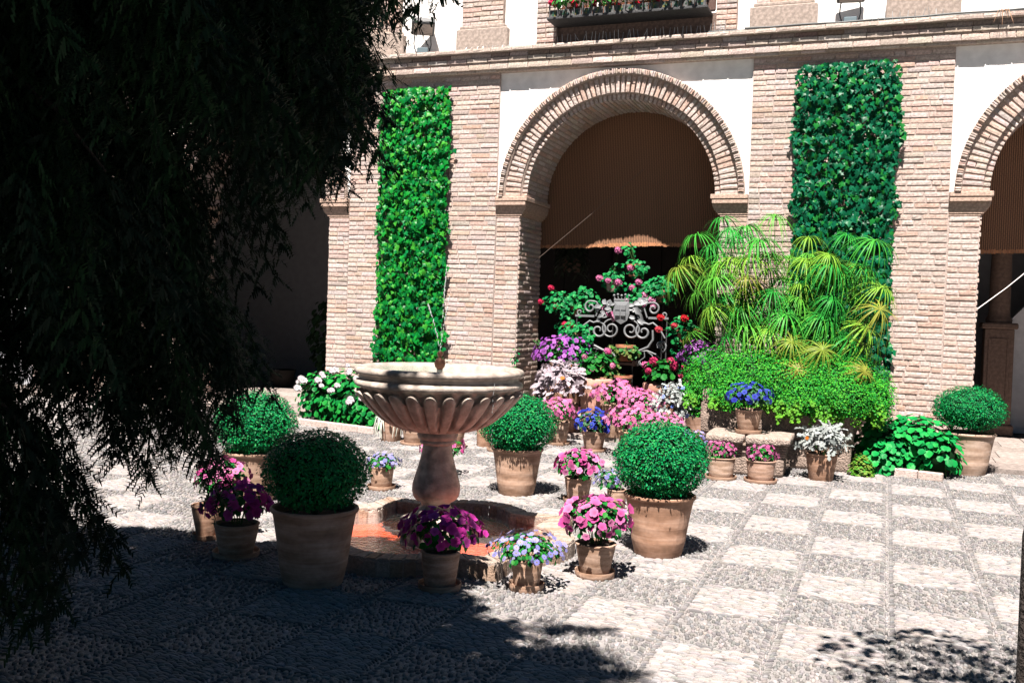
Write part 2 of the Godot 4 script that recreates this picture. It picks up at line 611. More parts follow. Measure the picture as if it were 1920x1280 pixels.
func build_ground() -> void:
	# one sheet out to the horizon with a hole where the pool lies
	var b := MB.new()
	b.smooth(false)
	var ring := pool_outline(0.68, 0.5, 0.40)
	var n := ring.size()
	for i in n:
		var p: Vector2 = ring[i]
		var q: Vector2 = ring[(i + 1) % n]
		var far := func(v: Vector2) -> Vector2: return v * (2.2 / maxf(absf(v.x), absf(v.y)))
		var p2: Vector2 = far.call(p)
		var q2: Vector2 = far.call(q)
		b.quad(FC + Vector3(p.x, 0, p.y), FC + Vector3(p2.x, 0, p2.y), FC + Vector3(q2.x, 0, q2.y), FC + Vector3(q.x, 0, q.y))
	var xs := [-90.0, FC.x - 2.2, FC.x + 2.2, 90.0]
	var zs := [-90.0, FC.z - 2.2, FC.z + 2.2, 90.0]
	for i in 3:
		for j in 3:
			if i == 1 and j == 1: continue
			b.quad(Vector3(xs[i], 0, zs[j + 1]), Vector3(xs[i + 1], 0, zs[j + 1]), Vector3(xs[i + 1], 0, zs[j]), Vector3(xs[i], 0, zs[j]))
	var ground := structure("courtyard_ground", b.done(), mat(lin(0.29, 0.275, 0.27), 0.95, "speckle", "grain", 1.7, 0.6))
	ground.set_meta("label", "pebble mosaic courtyard floor laid in a chequer of pale and grey squares")
	# pebbles
	var light := [lin(0.315, 0.295, 0.29), lin(0.355, 0.335, 0.33), lin(0.27, 0.255, 0.252), lin(0.31, 0.28, 0.268)]
	var grey := [lin(0.185, 0.18, 0.18), lin(0.22, 0.213, 0.21), lin(0.15, 0.147, 0.149), lin(0.245, 0.236, 0.232)]
	var xl := []
	var xg := []
	var W := 0.516
	var L := 0.5467
	for i in range(-20, 6):
		for j in range(-6, 14):
			var x0 := 3.342 + W * i
			var z0 := 4.06 + L * j
			if z0 + L < 1.0: continue
			var dark := posmod(i + j, 2) == 0
			# the column line: three rows of pebbles, the outer two slanting
			for k in 18:
				for s in [-1, 0, 1]:
					var z := z0 + (k + 0.5) / 18.0 * L + R(-0.005, 0.005)
					var x: float = x0 + s * 0.027 + R(-0.004, 0.004)
					if z < 1.03 or in_pool(x, z, -0.03): continue
					var turn: float = s * 0.6 + R(-0.2, 0.2)
					put_pebble(xg if s != 0 or rng.randf() < 0.35 else xl, x, z, R(0.028, 0.042) * (1.0 if s != 0 else 0.6), R(0.011, 0.017), turn + PI / 2 * (1 if s == 0 else 0), R(0.006, 0.012))
			# a line of long flat stones between one square and the next
			var xe := x0 + 0.04
			while xe < x0 + W - 0.04:
				var le := R(0.05, 0.1)
				if z0 > 1.06 and not in_pool(xe, z0, -0.03) and rng.randf() < 0.8:
					put_pebble(xg, xe + le / 2, z0 + R(-0.003, 0.003), le, R(0.012, 0.017), R(-0.05, 0.05), R(0.010, 0.016))
				xe += le * 0.97
			if dark:
				var sx := 0.0295
				var sz := 0.034
				var nx := int((W - 0.085) / sx)
				var nz := int(L / sz)
				for u in nx:
					for w in nz:
						var x := x0 + 0.043 + (u + 0.5) * (W - 0.085) / nx + (0.25 if w % 2 == 0 else -0.25) * sx + R(-0.010, 0.010)
						var z := z0 + (w + 0.5) * L / nz + R(-0.011, 0.011)
						if z < 1.03 or in_pool(x, z, -0.03) or rng.randf() < 0.03: continue
						put_pebble(xg if rng.randf() < 0.88 else xl, x, z, R(0.024, 0.037), R(0.015, 0.024), PI / 2 + 0.35 * sin(i * 1.7 + j * 2.1) + R(-0.5, 0.5), R(0.006, 0.013))
			else:
				var sx := 0.062
				var sz := 0.0165
				var nx := int((W - 0.085) / sx)
				var nz := int(L / sz)
				for w in nz:
					var shift := R(-0.5, 0.5) * sx
					var x := x0 + 0.043 + shift * 0.5
					while x < x0 + W - 0.05:
						var len_ := R(0.04, 0.08)
						var z := z0 + (w + 0.5) * L / nz + R(-0.003, 0.003)
						var xc := x + len_ * 0.5
						x += len_ * 0.93
						if z < 1.03 or in_pool(xc, z, -0.03) or xc > x0 + W - 0.03: continue
						put_pebble(xl if rng.randf() < 0.93 else xg, xc, z, len_, R(0.0125, 0.0185), R(-0.14, 0.14), R(0.007, 0.013))
	var inv := cam.global_transform.affine_inverse()
	var near := []
	for e in [[xl, light], [xg, grey]]:
		var list: Array = sort_near(e[0], self)
		var own := []
		var rest := []
		for t in list:
			var c: Vector3 = inv * t.origin
			if own.size() < 150 and absf(c.x / c.z) < 0.51 and absf(c.y / c.z) < 0.34 and t.origin.x > 1.0: own.append(t)
			else: rest.append(t)
		pieces("cobble", "cobbles", pebble_m, e[1], 0.75, 0.0, ground, own + rest, own.size(), "speckle", "", 9.0)
	# stone strip along the arcade and the gallery floor behind it, one step up
	var st := MB.new()
	st.box(Vector3(-14, -0.1, -5.0), Vector3(12, PAVE - 0.012, 0.97))
	var strip := structure("gallery_pavement", st.done(), mat(lin(0.22, 0.19, 0.17), 0.9, "speckle", "grain", 2.0, 0.4))
	var zrow := [[0.52, 0.985], [0.03, 0.51], [-0.55, 0.02], [-1.13, -0.56], [-1.71, -1.14], [-2.3, -1.72]]
	var slab := MB.new()
	slab.bevel_box(Vector3(-0.5, -0.5, -0.5), Vector3(0.5, 0.5, 0.5), 0.06)
	var slab_mesh := slab.done()
	var tones := [lin(0.33, 0.28, 0.255), lin(0.30, 0.26, 0.235), lin(0.36, 0.31, 0.285), lin(0.28, 0.24, 0.22)]
	var xfs := []
	for r in zrow:
		var x := -8.5 + R(0, 0.5)
		while x < 7.5:
			var w := R(0.7, 1.05)
			xfs.append(Transform3D(Basis.from_scale(Vector3(w - 0.012, 0.07, r[1] - r[0])), Vector3(x + w / 2, PAVE - 0.035 + R(-0.002, 0.002), (r[0] + r[1]) / 2)))
			x += w
	pieces("paving_slab", "paving_slabs", [slab_mesh], tones, 0.85, 0.0, strip, xfs, 300, "blotch", "pits", 2.2, 0.35)

func put_pebble(list: Array, x: float, z: float, len_: float, wid: float, turn: float, h: float) -> void:
	var c := cos(turn)
	var s := sin(turn)
	list.append(Transform3D(Basis(Vector3(c * len_, 0, -s * len_), Vector3(0, h, 0), Vector3(s * wid, 0, c * wid)), Vector3(x, 0.002, z)))

# ------------------------------------------------------------------ the palace
var BRICKS := [Color(0.57, 0.465, 0.42), Color(0.60, 0.495, 0.455), Color(0.56, 0.45, 0.40), Color(0.59, 0.505, 0.465), Color(0.57, 0.43, 0.37), Color(0.51, 0.43, 0.39), Color(0.59, 0.48, 0.44), Color(0.55, 0.40, 0.335)]

func brick_rows(x0: float, x1: float, y0: float, y1: float, z: float, list: Array, proud := 0.013) -> void:
	var course := 0.066
	var rows := int(round((y1 - y0) / course))
	course = (y1 - y0) / rows
	for j in rows:
		var x := x0
		var y := y0 + (j + 0.5) * course
		var head := j % 2 == 0
		while x < x1 - 0.03:
			var w := R(0.25, 0.29) if rng.randf() < 0.72 else R(0.10, 0.15)
			if x == x0 and head: w = R(0.12, 0.17)
			if x + w > x1 - 0.07: w = x1 - x
			list.append(Transform3D(Basis(Vector3(w - 0.011, R(-0.003, 0.003), 0), Vector3(0, course * R(0.79, 0.89), 0), Vector3(0, 0, proud * R(0.45, 1.2))), Vector3(x + w / 2, y + R(-0.003, 0.003), z)))
			x += w

func reveal_rows(z0: float, z1: float, y0: float, y1: float, x: float, dir: float, list: Array) -> void:
	# bricks on the side of a pier, facing +x (dir 1) or -x (dir -1)
	var rows := int(round((y1 - y0) / 0.066))
	var course := (y1 - y0) / rows
	for j in rows:
		var z := z0
		var y := y0 + (j + 0.5) * course
		while z < z1 - 0.03:
			var w := R(0.24, 0.29) if rng.randf() < 0.7 else R(0.10, 0.15)
			if z + w > z1 - 0.07: w = z1 - z
			list.append(Transform3D(Basis(Vector3(0, 0, -dir * (w - 0.012)), Vector3(0, course * R(0.72, 0.82), 0), Vector3(dir * 0.016 * R(0.5, 1.6), 0, 0)), Vector3(x, y, z + w / 2)))
			z += w

func make_pier(palace: Node3D, x0: float, x1: float, single: int) -> void:
	var mortar := mat(lin(0.53, 0.44, 0.395), 0.95, "speckle", "grain", 3.0, 0.5)
	var b := MB.new()
	b.box(Vector3(x0, 0, -0.90), Vector3(x1, 4.76, 0.0))
	var pier := part("brick_pier", b.done(), mortar, palace)
	for jx in [[x0 - 0.335, x0 - 0.001], [x1 + 0.001, x1 + 0.335]]:
		var jl := MB.new()
		jl.box(Vector3(jx[0], 0, -0.90), Vector3(jx[1], SPRING - 0.1, -0.018))
		part("jamb", jl.done(), mortar, pier)
	var front := []
	brick_rows(x0, x1, PAVE, 4.745, 0.0, front)
	brick_rows(x0 - 0.335, x0 - 0.004, PAVE, SPRING - 0.27, -0.018, front)
	brick_rows(x1 + 0.004, x1 + 0.335, PAVE, SPRING - 0.27, -0.018, front)
	sort_near(front, self)
	var own := []
	var rest := []
	for t in front:
		var behind_ivy: bool = t.origin.x > 2.15 and t.origin.x < 3.25 and t.origin.y < 4.6
		if own.size() < single and not behind_ivy and t.origin.y > 0.6: own.append(t)
		else: rest.append(t)
	reveal_rows(-0.9, -0.02, PAVE, SPRING - 0.12, x1 + 0.335, 1.0, rest)
	reveal_rows(-0.9, -0.02, PAVE, SPRING - 0.12, x0 - 0.335, -1.0, rest)
	pieces("brick", "brickwork", brick_m, BRICKS, 0.9, 0.0, pier, own + rest, own.size(), "blotch", "pits", 4.0, 0.22)
	# imposts: a band of tiles over a curved brick
	for side in [-1, 1]:
		var xa := x0 - 0.46 if side < 0 else x1 - 0.0
		var xb := x0 + 0.0 if side < 0 else x1 + 0.46
		var im := MB.new()
		im.bevel_box(Vector3(xa, SPRING - 0.055, -0.92), Vector3(xb, SPRING + 0.004, 0.075), 0.006)
		im.bevel_box(Vector3(xa + (0.02 if side < 0 else 0.0), SPRING - 0.112, -0.91), Vector3(xb - (0.0 if side < 0 else 0.02), SPRING - 0.06, 0.066), 0.006)
		for s in 6:
			var t := s / 6.0
			var t2 := (s + 1) / 6.0
			var inset := 0.02 + 0.105 * (1.0 - cos(t * PI / 2 + 0.2))
			im.box(Vector3(xa + (inset if side < 0 else 0.0), SPRING - 0.115 - 0.15 * t2, -0.90), Vector3(xb - (0.0 if side < 0 else inset), SPRING - 0.115 - 0.15 * t, 0.032 - 0.05 * t))
		part("impost", im.done(), mat(lin(0.52, 0.375, 0.30), 0.88, "blotch", "pits", 4.0, 0.3), pier)

func make_arch(palace: Node3D, cx: float, single: bool) -> void:
	var mortar := mat(lin(0.44, 0.35, 0.30), 0.95, "speckle", "grain", 3.0, 0.5)
	var half := 1.684
	var top := 4.76
	var C := Vector3(cx, SPRING, 0)
	# plaster spandrel with the arch cut out of it, and the barrel of the arch behind
	var sp := MB.new()
	var segs := 48
	var zf := -0.03
	var ro := 1.60
	for i in segs:
		var a0 := PI * i / segs
		var a1 := PI * (i + 1) / segs
		var p0 := Vector3(cos(a0) * ro, sin(a0) * ro, zf)
		var p1 := Vector3(cos(a1) * ro, sin(a1) * ro, zf)
		var out := func(a: float) -> Vector3:
			var c := cos(a)
			var s := sin(a)
			var k := minf(half / maxf(absf(c), 1e-4), (top - SPRING) / maxf(s, 1e-4))
			return Vector3(c * k, s * k, zf)
		var q0: Vector3 = out.call(a0)
		var q1: Vector3 = out.call(a1)
		var corner := atan2(top - SPRING, half)
		sp.quad(C + p0, C + q0, C + q1, C + p1)
		for cc in [corner, PI - corner]:
			if a0 < cc and a1 > cc:
				sp.tri(C + q0, C + Vector3(signf(cos(cc)) * half, top - SPRING, zf), C + q1)
		# back face and the soffit
		var b0 := Vector3(cos(a0) * 1.27, sin(a0) * 1.27, -0.9)
		var b1 := Vector3(cos(a1) * 1.27, sin(a1) * 1.27, -0.9)
		q0.z = -0.9
		q1.z = -0.9
		sp.quad(C + b1, C + q1, C + q0, C + b0)
	part("plaster_spandrel", sp.done(), mat(lin(0.84, 0.83, 0.81), 0.85, "faint", "grain", 0.9, 0.15), palace)
	var rg := MB.new()
	rg.smooth(true)
	for i in segs:
		var a0 := PI * i / segs
		var a1 := PI * (i + 1) / segs
		var e := func(a: float, r: float, z: float) -> Vector3: return C + Vector3(cos(a) * r, sin(a) * r, z)
		for s in [[1.27, -0.9, 1.27, -0.055], [1.27, -0.055, 1.335, -0.055], [1.335, -0.055, 1.335, 0.005], [1.335, 0.005, 1.56, 0.005], [1.56, 0.005, 1.56, 0.065], [1.56, 0.065, 1.635, 0.065], [1.635, 0.065, 1.635, -0.04]]:
			rg.quad(e.call(a0, s[0], s[1]), e.call(a0, s[2], s[3]), e.call(a1, s[2], s[3]), e.call(a1, s[0], s[1]))
	var arch := part("arch", rg.done(), mortar, palace)
	var vous := []
	var n := 66
	for i in n:
		var a := PI * (i + 0.5) / n
		var rd := Vector3(cos(a), sin(a), 0)
		var tg := Vector3(-sin(a), cos(a), 0)
		# main ring: one long or two short bricks
		if rng.randf() < 0.6:
			vous.append(Transform3D(Basis(rd * 0.222, tg * 0.053 * R(0.9, 1.05), Vector3(0, 0, 0.016 * R(0.6, 1.5))), C + rd * 1.447 + Vector3(0, 0, 0.005)))
		else:
			var cut := R(0.09, 0.14)
			vous.append(Transform3D(Basis(rd * (cut - 0.008), tg * 0.053 * R(0.9, 1.05), Vector3(0, 0, 0.016 * R(0.6, 1.5))), C + rd * (1.337 + cut / 2) + Vector3(0, 0, 0.005)))
			vous.append(Transform3D(Basis(rd * (0.222 - cut - 0.008), tg * 0.053 * R(0.9, 1.05), Vector3(0, 0, 0.016 * R(0.6, 1.5))), C + rd * (1.337 + cut + (0.222 - cut) / 2) + Vector3(0, 0, 0.005)))
		# inner ring
		vous.append(Transform3D(Basis(rd * 0.076, tg * 0.046 * R(0.9, 1.05), Vector3(0, 0, 0.018 * R(0.6, 1.5))), C + rd * 1.296 + Vector3(0, 0, -0.055)))
	var rest := []
	# outer ring of thin tiles on edge, in threes
	for i in 190:
		if i % 4 == 3: continue
		var a := PI * (i + 0.5) / 190.0
		var rd := Vector3(cos(a), sin(a), 0)
		var tg := Vector3(-sin(a), cos(a), 0)
		rest.append(Transform3D(Basis(rd * 0.07 * R(0.85, 1.05), tg * 0.021, Vector3(0, 0, 0.024 * R(0.6, 1.3))), C + rd * 1.60 + Vector3(0, 0, 0.065)))
	# soffit
	for i in n:
		var a := PI * (i + 0.5) / n
		var rd := Vector3(cos(a), sin(a), 0)
		var tg := Vector3(-sin(a), cos(a), 0)
		var z := -0.9
		while z < -0.06:
			var w := R(0.22, 0.29)
			if z + w > -0.13: w = -0.058 - z
			rest.append(Transform3D(Basis(Vector3(0, 0, w - 0.01), tg * 0.050, -rd * 0.012 * R(0.5, 1.5)), C + rd * 1.27 + Vector3(0, 0, z + w / 2)))
			z += w
	if single:
		pieces("voussoir", "arch_tiles", brick_m, BRICKS, 0.9, 0.0, arch, vous + rest, vous.size(), "blotch", "pits", 4.0, 0.22)
	else:
		pieces("voussoir", "arch_bricks", brick_m, BRICKS, 0.9, 0.0, arch, vous + rest, 0, "blotch", "pits", 4.0, 0.22)

func build_palace() -> void:
	var palace := thing("palace_arcade", "brick arcade of a palace with round arches, white plaster and a moulded cornice", "building")
	make_pier(palace, 1.61, 3.895, 300)
	make_pier(palace, -4.04, -1.755, 0)
	make_pier(palace, -9.69, -7.405, 0)
	make_pier(palace, 7.26, 9.5, 0)
	for k in [[-0.0725, true], [5.5775, false], [-5.7225, false]]:
		make_arch(palace, k[0], k[1])
	# cornice, built up from moulded courses
	var stone := mat(lin(0.52, 0.42, 0.36), 0.88, "blotch", "pits", 3.0, 0.6)
	var courses := [[4.76, 4.79, 0.075, "cornice_fillet"], [4.79, 4.862, 0.115, "cornice_moulding"], [4.864, 4.886, 0.095, "cornice_fillet"], [4.888, 4.943, 0.125, "cornice_moulding"], [4.945, 5.008, 0.105, "cornice_band"], [5.010, 5.062, 0.185, "cornice_tile_course"]]
	for c in courses:
		var m := MB.new()
		m.box(Vector3(-10, c[0], -0.9), Vector3(10, c[1], c[2] - 0.012))
		var course := part(c[3], m.done(), stone, palace)
		# each course is a row of separate moulded bricks
		var list := []
		var x := -9.0
		while x < 9.0:
			var w := R(0.26, 0.31)
			list.append(Transform3D(Basis(Vector3(w - 0.006, R(-0.002, 0.002), 0), Vector3(0, (c[1] - c[0]) * 1.04, 0), Vector3(0, 0, 0.018 * R(0.8, 1.2))), Vector3(x + w / 2, (c[0] + c[1]) / 2 + R(-0.002, 0.002), c[2] - 0.012)))
			x += w
		var inv := cam.global_transform.affine_inverse()
		var own := []
		var rest := []
		for t in list:
			var p: Vector3 = inv * t.origin
			if absf(p.x / p.z) < 0.52 and c[3] == "cornice_tile_course": own.append(t)
			else: rest.append(t)
		var tones := [lin(0.60, 0.51, 0.45), lin(0.56, 0.47, 0.41), lin(0.64, 0.55, 0.49), lin(0.52, 0.43, 0.38)] if c[3] != "cornice_band" else [lin(0.30, 0.24, 0.21), lin(0.36, 0.30, 0.27), lin(0.27, 0.20, 0.17), lin(0.52, 0.46, 0.42)]
		pieces("cornice_brick", "cornice_bricks", brick_m, tones, 0.9, 0.0, course, own + rest, own.size(), "blotch", "pits", 5.0, 0.4)
	# upper storey: white plaster, brick pilasters with a wider foot
	var up := MB.new()
	up.box(Vector3(-10, 5.062, -0.5), Vector3(10, 7.6, -0.10))
	var upper := part("upper_wall", up.done(), mat(lin(0.84, 0.83, 0.81), 0.85, "faint", "grain", 0.9, 0.15), palace)
	for p in [[-4.05, -3.32], [-2.36, -1.75], [1.61, 2.27], [3.19, 3.86], [5.0, 5.6], [-6.1, -5.5]]:
		var pl := MB.new()
		pl.box(Vector3(p[0], 5.062, -0.3), Vector3(p[1], 7.5, -0.03))
		var pil := part("upper_pilaster", pl.done(), mat(lin(0.40, 0.31, 0.26), 0.95, "blotch", "grain", 3.0, 0.6), palace)
		var fl := []
		brick_rows(p[0], p[1], 5.42, 7.48, -0.03, fl, 0.012)
		pieces("brick", "brickwork", brick_m, BRICKS, 0.9, 0.0, pil, fl, 0, "blotch", "pits", 4.0, 0.4)
		var foot := MB.new()
		foot.bevel_box(Vector3(p[0] - 0.07, 5.065, -0.25), Vector3(p[1] + 0.07, 5.385, 0.015), 0.012)
		foot.bevel_box(Vector3(p[0] - 0.03, 5.387, -0.25), Vector3(p[1] + 0.03, 5.43, -0.005), 0.008)
		part("pilaster_foot", foot.done(), mat(lin(0.46, 0.38, 0.33), 0.95, "blotch", "grain", 3.0, 0.6), pil)
	# balcony door surround in brick and the dark recess below the balcony
	for p in [[-1.27, -0.98], [1.12, 1.38]]:
		var f := MB.new()
		f.box(Vector3(p[0], 5.064, -0.3), Vector3(p[1], 7.4, -0.04))
		var side := part("door_surround", f.done(), mat(lin(0.40, 0.30, 0.25), 0.95, "blotch", "grain", 3.0, 0.6), palace)
		var fl := []
		brick_rows(p[0], p[1], 5.07, 7.38, -0.04, fl, 0.02)
		pieces("brick", "brickwork", brick_m, BRICKS, 0.9, 0.0, side, fl, 0, "blotch", "pits", 4.0, 0.4)
	var rec := MB.new()
	rec.box(Vector3(-0.98, 5.064, -0.3), Vector3(1.12, 5.38, -0.085))
	part("recess_panel", rec.done(), mat(lin(0.20, 0.14, 0.115), 0.95, "blotch", "pits", 3.0, 0.6), palace)
	var door := MB.new()
	for k in 4:
		door.bevel_box(Vector3(-0.95 + k * 0.52, 5.40, -0.3), Vector3(-0.45 + k * 0.52, 7.3, -0.088), 0.02)
	part("balcony_door", door.done(), mat(lin(0.09, 0.035, 0.022), 0.6, "speckle", "grain", 3.0, 0.3), palace)
	# gallery shell: back wall, ceiling, end walls, so that only the arches let light in
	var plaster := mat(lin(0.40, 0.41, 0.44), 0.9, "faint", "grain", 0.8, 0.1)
	var back := MB.new()
	back.box(Vector3(-14, PAVE, -5.2), Vector3(12, 4.9, -4.9))
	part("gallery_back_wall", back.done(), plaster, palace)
	for x in [-14.0, 11.7]:
		var e := MB.new()
		e.box(Vector3(x, PAVE, -4.9), Vector3(x + 0.3, 4.75, -0.9))
		part("gallery_end_wall", e.done(), plaster, palace)
	for s in [[-14.0, -9.6], [9.4, 12.0]]:
		var e := MB.new()
		e.box(Vector3(s[0], 0, -0.9), Vector3(s[1], 7.6, -0.02))
		part("gallery_front_wall", e.done(), plaster, palace)
	var ce := MB.new()
	ce.box(Vector3(-14, 4.765, -5.2), Vector3(12, 5.06, -0.905))
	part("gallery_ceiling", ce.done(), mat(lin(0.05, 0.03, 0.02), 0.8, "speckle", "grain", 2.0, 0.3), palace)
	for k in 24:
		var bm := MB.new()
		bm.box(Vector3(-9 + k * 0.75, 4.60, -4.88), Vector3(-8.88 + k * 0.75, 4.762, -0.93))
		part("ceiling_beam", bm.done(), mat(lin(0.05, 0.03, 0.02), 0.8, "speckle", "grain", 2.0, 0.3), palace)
	# tall dark wooden doors in the back wall
	for x in [[-3.2, 2.2], [3.3, 4.55]]:
		var d := MB.new()
		var w: float = (x[1] - x[0]) / 6.0
		for k in 6:
			d.bevel_box(Vector3(x[0] + k * w, PAVE, -4.9), Vector3(x[0] + (k + 1) * w - 0.012, 4.2, -4.82), 0.012)
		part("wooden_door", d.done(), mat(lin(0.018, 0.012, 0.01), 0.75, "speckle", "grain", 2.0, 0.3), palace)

# ------------------------------------------------------------------ things in the gallery and on the cornice
func build_gallery_things() -> void:
	# hanging cane blinds
	for k in [[-1.46, 1.33, 2.52, "cane blind hanging in the middle arch, a strip of sun across its hem"], [4.2, 6.95, 2.50, "cane blind hanging dark in the arch at the right edge"]]:
		var t := thing("cane_blind", k[3], "blind", Vector3((k[0] + k[1]) / 2, k[2], -0.95), 0, "cane blinds")
		var w: float = (k[1] - k[0]) / 2
		var b := MB.new()
		b.smooth(true)
		var n := 140
		var H: float = 4.55 - k[2]
		for i in n:
			var x0 := -w + 2 * w * i / n
			var x1 := -w + 2 * w * (i + 1) / n
			var f := func(x: float, y: float) -> Vector3:
				var sag := 0.0 if y > 0.01 else 0.02 * sin(x * 2.0 + 1.0)
				return Vector3(x, y + sag, 0.012 * sin(x * 9.0) + 0.02 * sin(x * 2.3 + 0.5))
			b.quad_uv(f.call(x0, 0.0), f.call(x1, 0.0), f.call(x1, H), f.call(x0, H), [Vector2(x0 * 2.6, 0), Vector2(x1 * 2.6, 0), Vector2(x1 * 2.6, H * 5.0), Vector2(x0 * 2.6, H * 5.0)])
		var m := StandardMaterial3D.new()
		m.albedo_color = Color(0.37, 0.185, 0.10).linear_to_srgb()
		m.albedo_texture = tex["cane"]
		m.heightmap_enabled = true
		m.heightmap_texture = tex["cane"]
		m.heightmap_scale = 0.7
		m.roughness = 0.85
		part("matting", b.done(), m, t)
		# a fringe of cane ends along the hem
		var tips := []
		var cols := []
		for i in 170:
			var x := -w + 2 * w * (i + 0.5) / 170.0
			tips.append(Transform3D(Basis(Vector3(0.013, 0, 0), Vector3(0, 0.05 * R(0.5, 1.3), 0), Vector3(0, 0, 0.006)), Vector3(x, -0.015 + 0.02 * sin(x * 2.0 + 1.0), 0.012 * sin(x * 9.0) + 0.02 * sin(x * 2.3 + 0.5))))
			cols.append(jitter(lin(0.42, 0.19, 0.09), 0.25))
		var box := BoxMesh.new()
		mass("fringe", box, mat(Color(1, 1, 1), 0.85, "", "", 1.0, 0.5, {"vertex": 1}), t, tips, cols)
		var rod := MB.new()
		rod.tube([Vector3(-w - 0.05, H, 0), Vector3(w + 0.05, H, 0)], [0.03, 0.03], 8)
		part("rod", rod.done(), mat(lin(0.05, 0.035, 0.025), 0.7), t)
	# cords that raise the blinds
	var c1 := MB.new()
	c1.tube([Vector3(-1.42, 2.23, -0.6), Vector3(-0.7, 2.86, -0.72), Vector3(0.06, 3.55, -0.88)], [0.003, 0.003, 0.003], 5)
	var o1 := part("blind_cord", c1.done(), mat(lin(0.10, 0.075, 0.06), 0.8), self)
	tag(o1, "thin slanting cord across the cane blind in the middle arch", "cord")
	var c2 := MB.new()
	c2.tube([Vector3(4.245, 1.74, -0.06), Vector3(4.55, 2.0, -0.1), Vector3(5.1, 2.52, -0.2)], [0.0055, 0.0055, 0.0055], 5)
	var o2 := part("blind_cord", c2.done(), mat(lin(0.7, 0.68, 0.65), 0.8), self)
	tag(o2, "white taut cord slanting up from the right pier's edge", "cord")
	# stone column on a panelled pedestal
	var col := thing("stone_column", "slim stone column on a panelled pedestal inside the right arch", "column", Vector3(4.72, PAVE, -2.6))
	col.scale = Vector3(0.68, 1.04, 0.68)
	var pedm := mat(lin(0.24, 0.16, 0.125), 0.85, "blotch", "pits", 3.0, 0.4)
	var pb := MB.new()
	pb.bevel_box(Vector3(-0.32, 0, -0.32), Vector3(0.32, 0.14, 0.32), 0.015)
	pb.bevel_box(Vector3(-0.27, 0.14, -0.27), Vector3(0.27, 1.40, 0.27), 0.012)
	for s in [-1, 1]:
		pb.bevel_box(Vector3(-0.2 if s < 0 else 0.14, 0.25, 0.268), Vector3(-0.14 if s < 0 else 0.2, 1.28, 0.285), 0.006)
	pb.bevel_box(Vector3(-0.139, 1.22, 0.268), Vector3(0.139, 1.28, 0.284), 0.006)
	pb.bevel_box(Vector3(-0.139, 0.25, 0.268), Vector3(0.139, 0.31, 0.284), 0.006)
	part("pedestal", pb.done(), pedm, col)
	var pc := MB.new()
	pc.bevel_box(Vector3(-0.33, 1.401, -0.33), Vector3(0.33, 1.48, 0.33), 0.02)
	part("pedestal_cap", pc.done(), pedm, col)
	var sh := MB.new()
	sh.lathe([Vector2(0.0, 1.481), Vector2(0.24, 1.481), Vector2(0.25, 1.52), Vector2(0.22, 1.56), Vector2(0.205, 1.58), Vector2(0.2, 1.62), Vector2(0.195, 2.2), Vector2(0.175, 2.68), Vector2(0.2, 2.70), Vector2(0.2, 2.73), Vector2(0.0, 2.73)], 28)
	part("shaft", sh.done(), pedm, col)
	var cp := MB.new()
	cp.lathe([Vector2(0.0, 2.731), Vector2(0.18, 2.731), Vector2(0.2, 2.8), Vector2(0.27, 2.87), Vector2(0.0, 2.87)], 28)
	cp.bevel_box(Vector3(-0.29, 2.871, -0.29), Vector3(0.29, 2.93, 0.29), 0.012)
	cp.bevel_box(Vector3(-0.24, 2.931, -0.24), Vector3(0.24, 4.60, 0.24), 0.012)
	part("capital", cp.done(), pedm, col)
	# white parapet of a stair rising to the right behind the column
	var sp := MB.new()
	var pa := [Vector3(4.86, PAVE, 0), Vector3(7.2, PAVE, 0), Vector3(7.2, 2.85, 0), Vector3(5.95, 2.85, 0), Vector3(4.86, 1.60, 0)]
	var zf := Vector3(0, 0, -2.95)
	var zb := Vector3(0, 0, -3.15)
	for k in 3:
		sp.tri(pa[0] + zf, pa[k + 1] + zf, pa[k + 2] + zf)
		sp.tri(pa[0] + zb, pa[k + 2] + zb, pa[k + 1] + zb)
	for k in 5:
		var q: int = (k + 1) % 5
		sp.quad(pa[k] + zb, pa[q] + zb, pa[q] + zf, pa[k] + zf)
	var para := part("stair_parapet", sp.done(), mat(lin(0.82, 0.82, 0.84), 0.85, "faint", "grain", 0.9, 0.1), self)
	tag(para, "white plastered stair parapet behind the column in the right arch", "parapet")
	# dark pots and leafy plants in the shade of the gallery
	dark_plant(Vector3(-6.15, PAVE, -2.9), 1.55, "tall dark bushy plant in a pot in the left gallery", 260)
	dark_plant(Vector3(5.55, PAVE, -2.2), 0.75, "low dark leafy plant in the shade inside the right arch", 160)
	var dp := thing("stone_pot", "dark empty pot standing on the floor of the left gallery", "plant pot", Vector3(-6.85, PAVE, -2.6))
	pot_parts(dp, 0.24, 0.18, 0.30, lin(0.025, 0.022, 0.02), false)
	# hanging monstera
	var mo := thing("monstera_leaf_plant", "big dark split-leaf plant hung under the cane blind", "plant", Vector3(-1.25, 2.15, -1.9))
	var pot := MB.new()
	pot.lathe([Vector2(0, 0.02), Vector2(0.12, 0.02), Vector2(0.16, 0.22), Vector2(0.14, 0.22), Vector2(0, 0.2)], 20)
	part("hanging_pot", pot.done(), mat(lin(0.10, 0.06, 0.045), 0.8), mo)
	var w2 := MB.new()
	w2.tube([Vector3(-0.15, 0.22, 0), Vector3(0, 0.6, 0), Vector3(0, 2.44, 0)], [0.004, 0.004, 0.004], 4)
	w2.tube([Vector3(0.15, 0.22, 0), Vector3(0, 0.6, 0)], [0.004, 0.004], 4)
	part("hanger", w2.done(), mat(lin(0.04, 0.04, 0.04), 0.6), mo)
